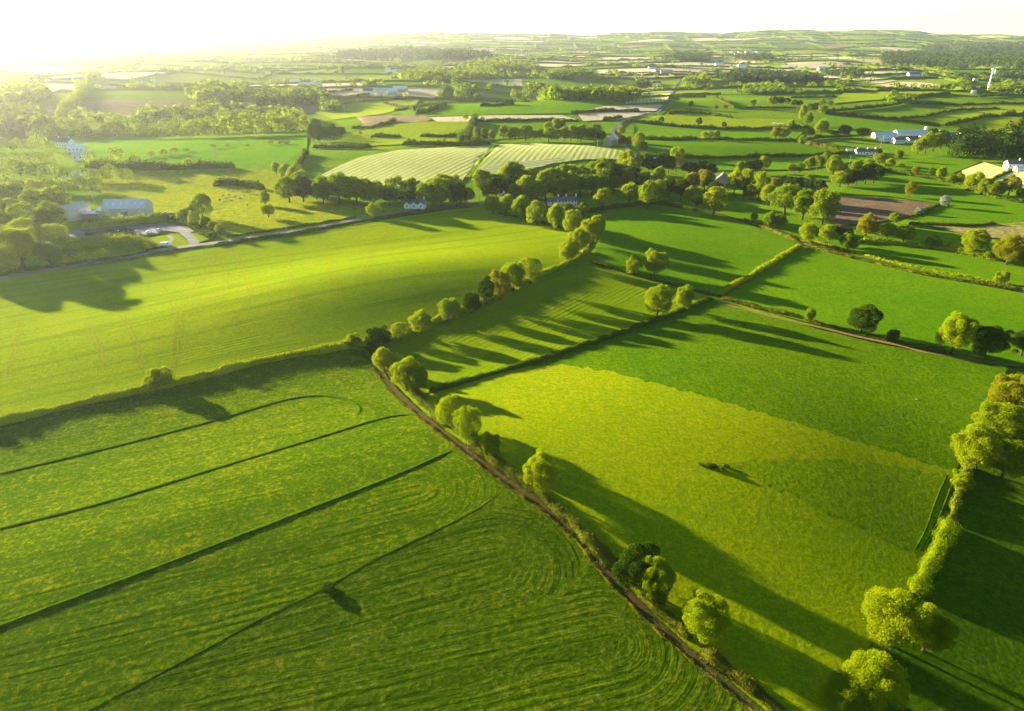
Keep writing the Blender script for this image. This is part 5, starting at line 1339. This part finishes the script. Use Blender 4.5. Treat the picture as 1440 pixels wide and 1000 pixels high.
TP = far_country()
rg_ = np.random.default_rng(77)
far_t = TP[np.hypot(TP[:, 0], TP[:, 1]) < 9000]
crown_mass('distant_trees', far_t, 11.0, 'scattered hedgerow trees of the hazy far fields', 'trees', LEAF['g'], 31, 26)
WOODS = [
    ('conifer_forest', [(1243, 93), (1236, 84), (1290, 77), (1440, 76), (1520, 84), (1520, 103), (1440, 98), (1330, 94)], 15, 13, 1.7, 'd', 'dark conifer forest beyond the turbine'),
    ('conifer_forest', [(1290, 70), (1360, 66), (1480, 66), (1480, 72), (1360, 74)], 26, 22, 1.3, 'd', 'farther hazy conifer forest under the hills'),
    ('shelter_belt', [(1012, 114), (1040, 108), (1110, 109), (1155, 115), (1150, 117.5), (1090, 117), (1020, 117)], 10, 13, 1.2, 'd', 'long dark shelter belt before the pale stubble'),
    ('shelter_belt', [(1155, 105), (1200, 104), (1222, 107), (1190, 108.5), (1155, 107.5)], 10, 12, 1.1, 'd', 'dark shelter belt below the peach hill'),
    ('far_wood', [(930, 86), (960, 79), (1000, 80), (985, 87)], 14, 15, 1.2, 'd', 'small dark wood above the peach stubble'),
    ('far_wood', [(1030, 83), (1060, 80), (1090, 83), (1060, 86)], 14, 15, 1.2, 'd', 'small dark wood beside the far village'),
    ('far_grove', [(960, 120), (975, 112), (992, 112), (996, 119)], 10, 12, 1.1, 'g', 'grove at the end of the grey upper road'),
    ('far_grove', [(888, 122), (905, 116), (915, 121), (900, 125)], 9, 10, 1.0, 'd', 'dark grove left of the white road-end house'),
    ('far_grove', [(732, 138), (740, 126), (760, 124), (785, 134), (852, 134), (850, 141), (780, 142)], 11, 13, 1.1, 'g', 'loose grove above the green meadow'),
    ('far_grove', [(634, 139), (640, 129), (660, 129), (676, 138)], 10, 13, 1.1, 'g', 'rounded grove in the narrow fields'),
    ('far_wood', [(760, 112), (780, 106), (820, 105), (815, 113)], 12, 13, 1.1, 'g', 'hazy wood left of the peach stubble band'),
    ('far_wood', [(858, 140), (870, 132), (896, 131), (896, 143), (866, 145)], 9, 11, 1.1, 'g', 'sunlit grove by the striped stubble bend'),
    ('hazy_wood', [(560, 112), (600, 102), (690, 104), (700, 112), (600, 114)], 14, 14, 1.1, 'g', 'hazy groves behind the far white farm'),
    ('hazy_wood', [(640, 96), (690, 90), (720, 92), (760, 100), (680, 101)], 16, 16, 1.1, 'g', 'hazy woods below the middle hills'),
    ('hazy_wood', [(470, 82), (560, 71), (660, 76), (690, 84), (560, 85)], 26, 24, 1.0, 'd', 'long dim wood on the low hazy rise'),
    ('hazy_wood', [(275, 148), (282, 130), (345, 127), (356, 145), (330, 148)], 12, 15, 1.1, 'g', 'hazy wood above the brown heath'),
    ('hazy_wood', [(356, 150), (362, 136), (440, 134), (468, 144), (440, 150)], 11, 14, 1.1, 'g', 'shelter wood at the back of the brown heath'),
    ('hazy_wood', [(190, 178), (215, 162), (300, 158), (400, 166), (430, 172), (420, 177), (300, 176)], 11, 14, 1.0, 'g', 'scrub wood behind the plantation belts'),
    ('hazy_wood', [(-30, 200), (-30, 172), (40, 164), (84, 178), (66, 192), (20, 188)], 12, 15, 1.1, 'g', 'hazy wood at the picture edge beyond the white houses'),
    ('hazy_wood', [(-30, 150), (-20, 134), (50, 132), (70, 140), (30, 152)], 16, 17, 1.0, 'g', 'faint wood in the bright haze'),
    ('hazy_wood', [(120, 122), (125, 112), (140, 113), (148, 121)], 12, 16, 1.1, 'g', 'faint clump at the end of the hazy tree line'),
    ('hazy_wood', [(100, 186), (104, 168), (150, 172), (190, 180), (180, 188)], 11, 14, 1.0, 'g', 'hazy wood beside the long tree line'),
    ('far_grove', [(486, 158), (470, 148), (452, 147), (452, 158)], 9, 11, 1.0, 'g', 'grove at the corner of the bright far meadow'),
    ('far_grove', [(1248, 147), (1250, 138), (1285, 138), (1284, 146)], 8, 10, .9, 'g', 'large rounded thicket between the meadow hedges'),
    ('far_grove', [(1388, 131), (1398, 122), (1410, 122), (1408, 131)], 8, 9, 1.0, 'g', 'trees directly behind the turbine foot'),
    ('far_grove', [(1408, 131), (1412, 121), (1460, 120), (1470, 130)], 9, 11, 1.0, 'g', 'grove to the side of the turbine'),
    ('far_grove', [(1344, 122), (1350, 114), (1362, 115), (1365, 122)], 9, 10, .9, 'g', 'thicket at the end of the tan stubble'),
    ('far_grove', [(1400, 112), (1402, 106), (1480, 104), (1480, 111)], 12, 13, 1.0, 'd', 'dark belt behind the turbine hub'),
    ('far_grove', [(1030, 132), (1060, 124), (1100, 124), (1115, 130), (1080, 133)], 12, 9, .9, 'g', 'scattered bushes below the shelter belt'),
]
for k, (nm, poly, sp, sz, hr, c, lab) in enumerate(WOODS):
    crown_mass(nm, in_px_poly(poly, sp, 100 + k), sz, lab, nm.replace('_', ' '), LEAF['fc' if c == 'd' else c], 200 + k, 40, hr)

def line_pts(rows, seed):
    out = []
    for r in rows: out += row(*r, 1.5, seed)
    return P([a for a, b in out], [b for a, b in out])[:, :2]
crown_mass('plantation_belt', line_pts([((74, 195), (258, 194), 7), ((80, 189), (255, 188), 7)], 1), 14, 'flat-topped plantation belt behind the white hillside houses', 'plantation', LEAF['g'], 301, 260, 1.15, .085)
crown_mass('plantation_belt', line_pts([((264, 194), (428, 187), 7), ((280, 188), (430, 181), 7)], 2), 14, 'yellow-topped plantation belt along the flat meadow', 'plantation', LEAF['y'], 302, 260, 1.15, .085)
crown_mass('dark_wood', line_pts([((1340, 224), (1460, 229), 9), ((1343, 217), (1470, 220), 9), ((1346, 209), (1470, 212), 9), ((1350, 203), (1470, 206), 9)], 3), 15, 'dense dark wood behind the straw fields', 'wood', LEAF['d'], 303, 420, 1.25, .07)
crown_mass('hazy_wood_back', line_pts([((-20, 212), (72, 212), 15), ((-26, 231), (80, 231), 15), ((130, 236), (190, 236), 16), ((-30, 250), (74, 250), 16), ((120, 256), (178, 254), 16), ((-30, 268), (132, 270), 18)], 4), 14.5, 'back of the great hazy wood around the white houses', 'wood', LEAF['g'], 304, 700, 1.0, .055)

# ================================================================== LIGHT, SKY, HAZE
SUN_AZ, SUN_EL = R(-54), R(10.0)
sd = Vector((math.sin(SUN_AZ) * math.cos(SUN_EL), math.cos(SUN_AZ) * math.cos(SUN_EL), math.sin(SUN_EL)))
sl = bpy.data.lights.new('sun', 'SUN'); sl.energy = 5.0; sl.angle = R(0.9); sl.color = (1.0, .89, .68)
so = bpy.data.objects.new('sun', sl); COL.objects.link(so); so.rotation_euler = sd.to_track_quat('Z', 'Y').to_euler(); so.location = (-300, 300, 300)
w = bpy.data.worlds.new('World'); SC.world = w; w.use_nodes = True
nt = w.node_tree; bg = nt.nodes['Background']
sky = nt.nodes.new('ShaderNodeTexSky'); sky.sky_type = 'NISHITA'; sky.sun_disc = False
sky.sun_elevation = SUN_EL; sky.sun_rotation = SUN_AZ
sky.air_density = 1.0; sky.dust_density = 0.0; sky.ozone_density = 2.9; sky.altitude = 100
nt.links.new(sky.outputs[0], bg.inputs[0]); bg.inputs[1].default_value = 0.05

zlow = float(GROUND_V[:, 2].min()) - 1.0
hz = MB().box(-13500, 13500, -1500, 13200, zlow, 240)
hm, hnt = new_mat('haze'); ho = hnt.nodes.new('ShaderNodeOutputMaterial'); pv = hnt.nodes.new('ShaderNodeVolumePrincipled')
pv.inputs['Color'].default_value = (.97, 1.0, .88, 1); pv.inputs['Density'].default_value = .00003; pv.inputs['Anisotropy'].default_value = .62
hnt.links.new(pv.outputs[0], ho.inputs['Volume'])
tag(hz.build('haze', hm), 'thin bright evening haze over the whole countryside', 'haze', kind='stuff')

SC.view_settings.view_transform = 'Standard'; SC.view_settings.look = 'None'
SC.view_settings.exposure = 2.85; SC.view_settings.gamma = 1.0
SC.render.engine = 'CYCLES'
c = SC.cycles
c.use_denoising = True; c.denoiser = 'OPENIMAGEDENOISE'; c.denoising_input_passes = 'RGB_ALBEDO_NORMAL'; c.denoising_prefilter = 'ACCURATE'
c.max_bounces = 5; c.diffuse_bounces = 3; c.glossy_bounces = 2; c.transmission_bounces = 3; c.volume_bounces = 0; c.transparent_max_bounces = 4
c.sample_clamp_indirect = 6.0
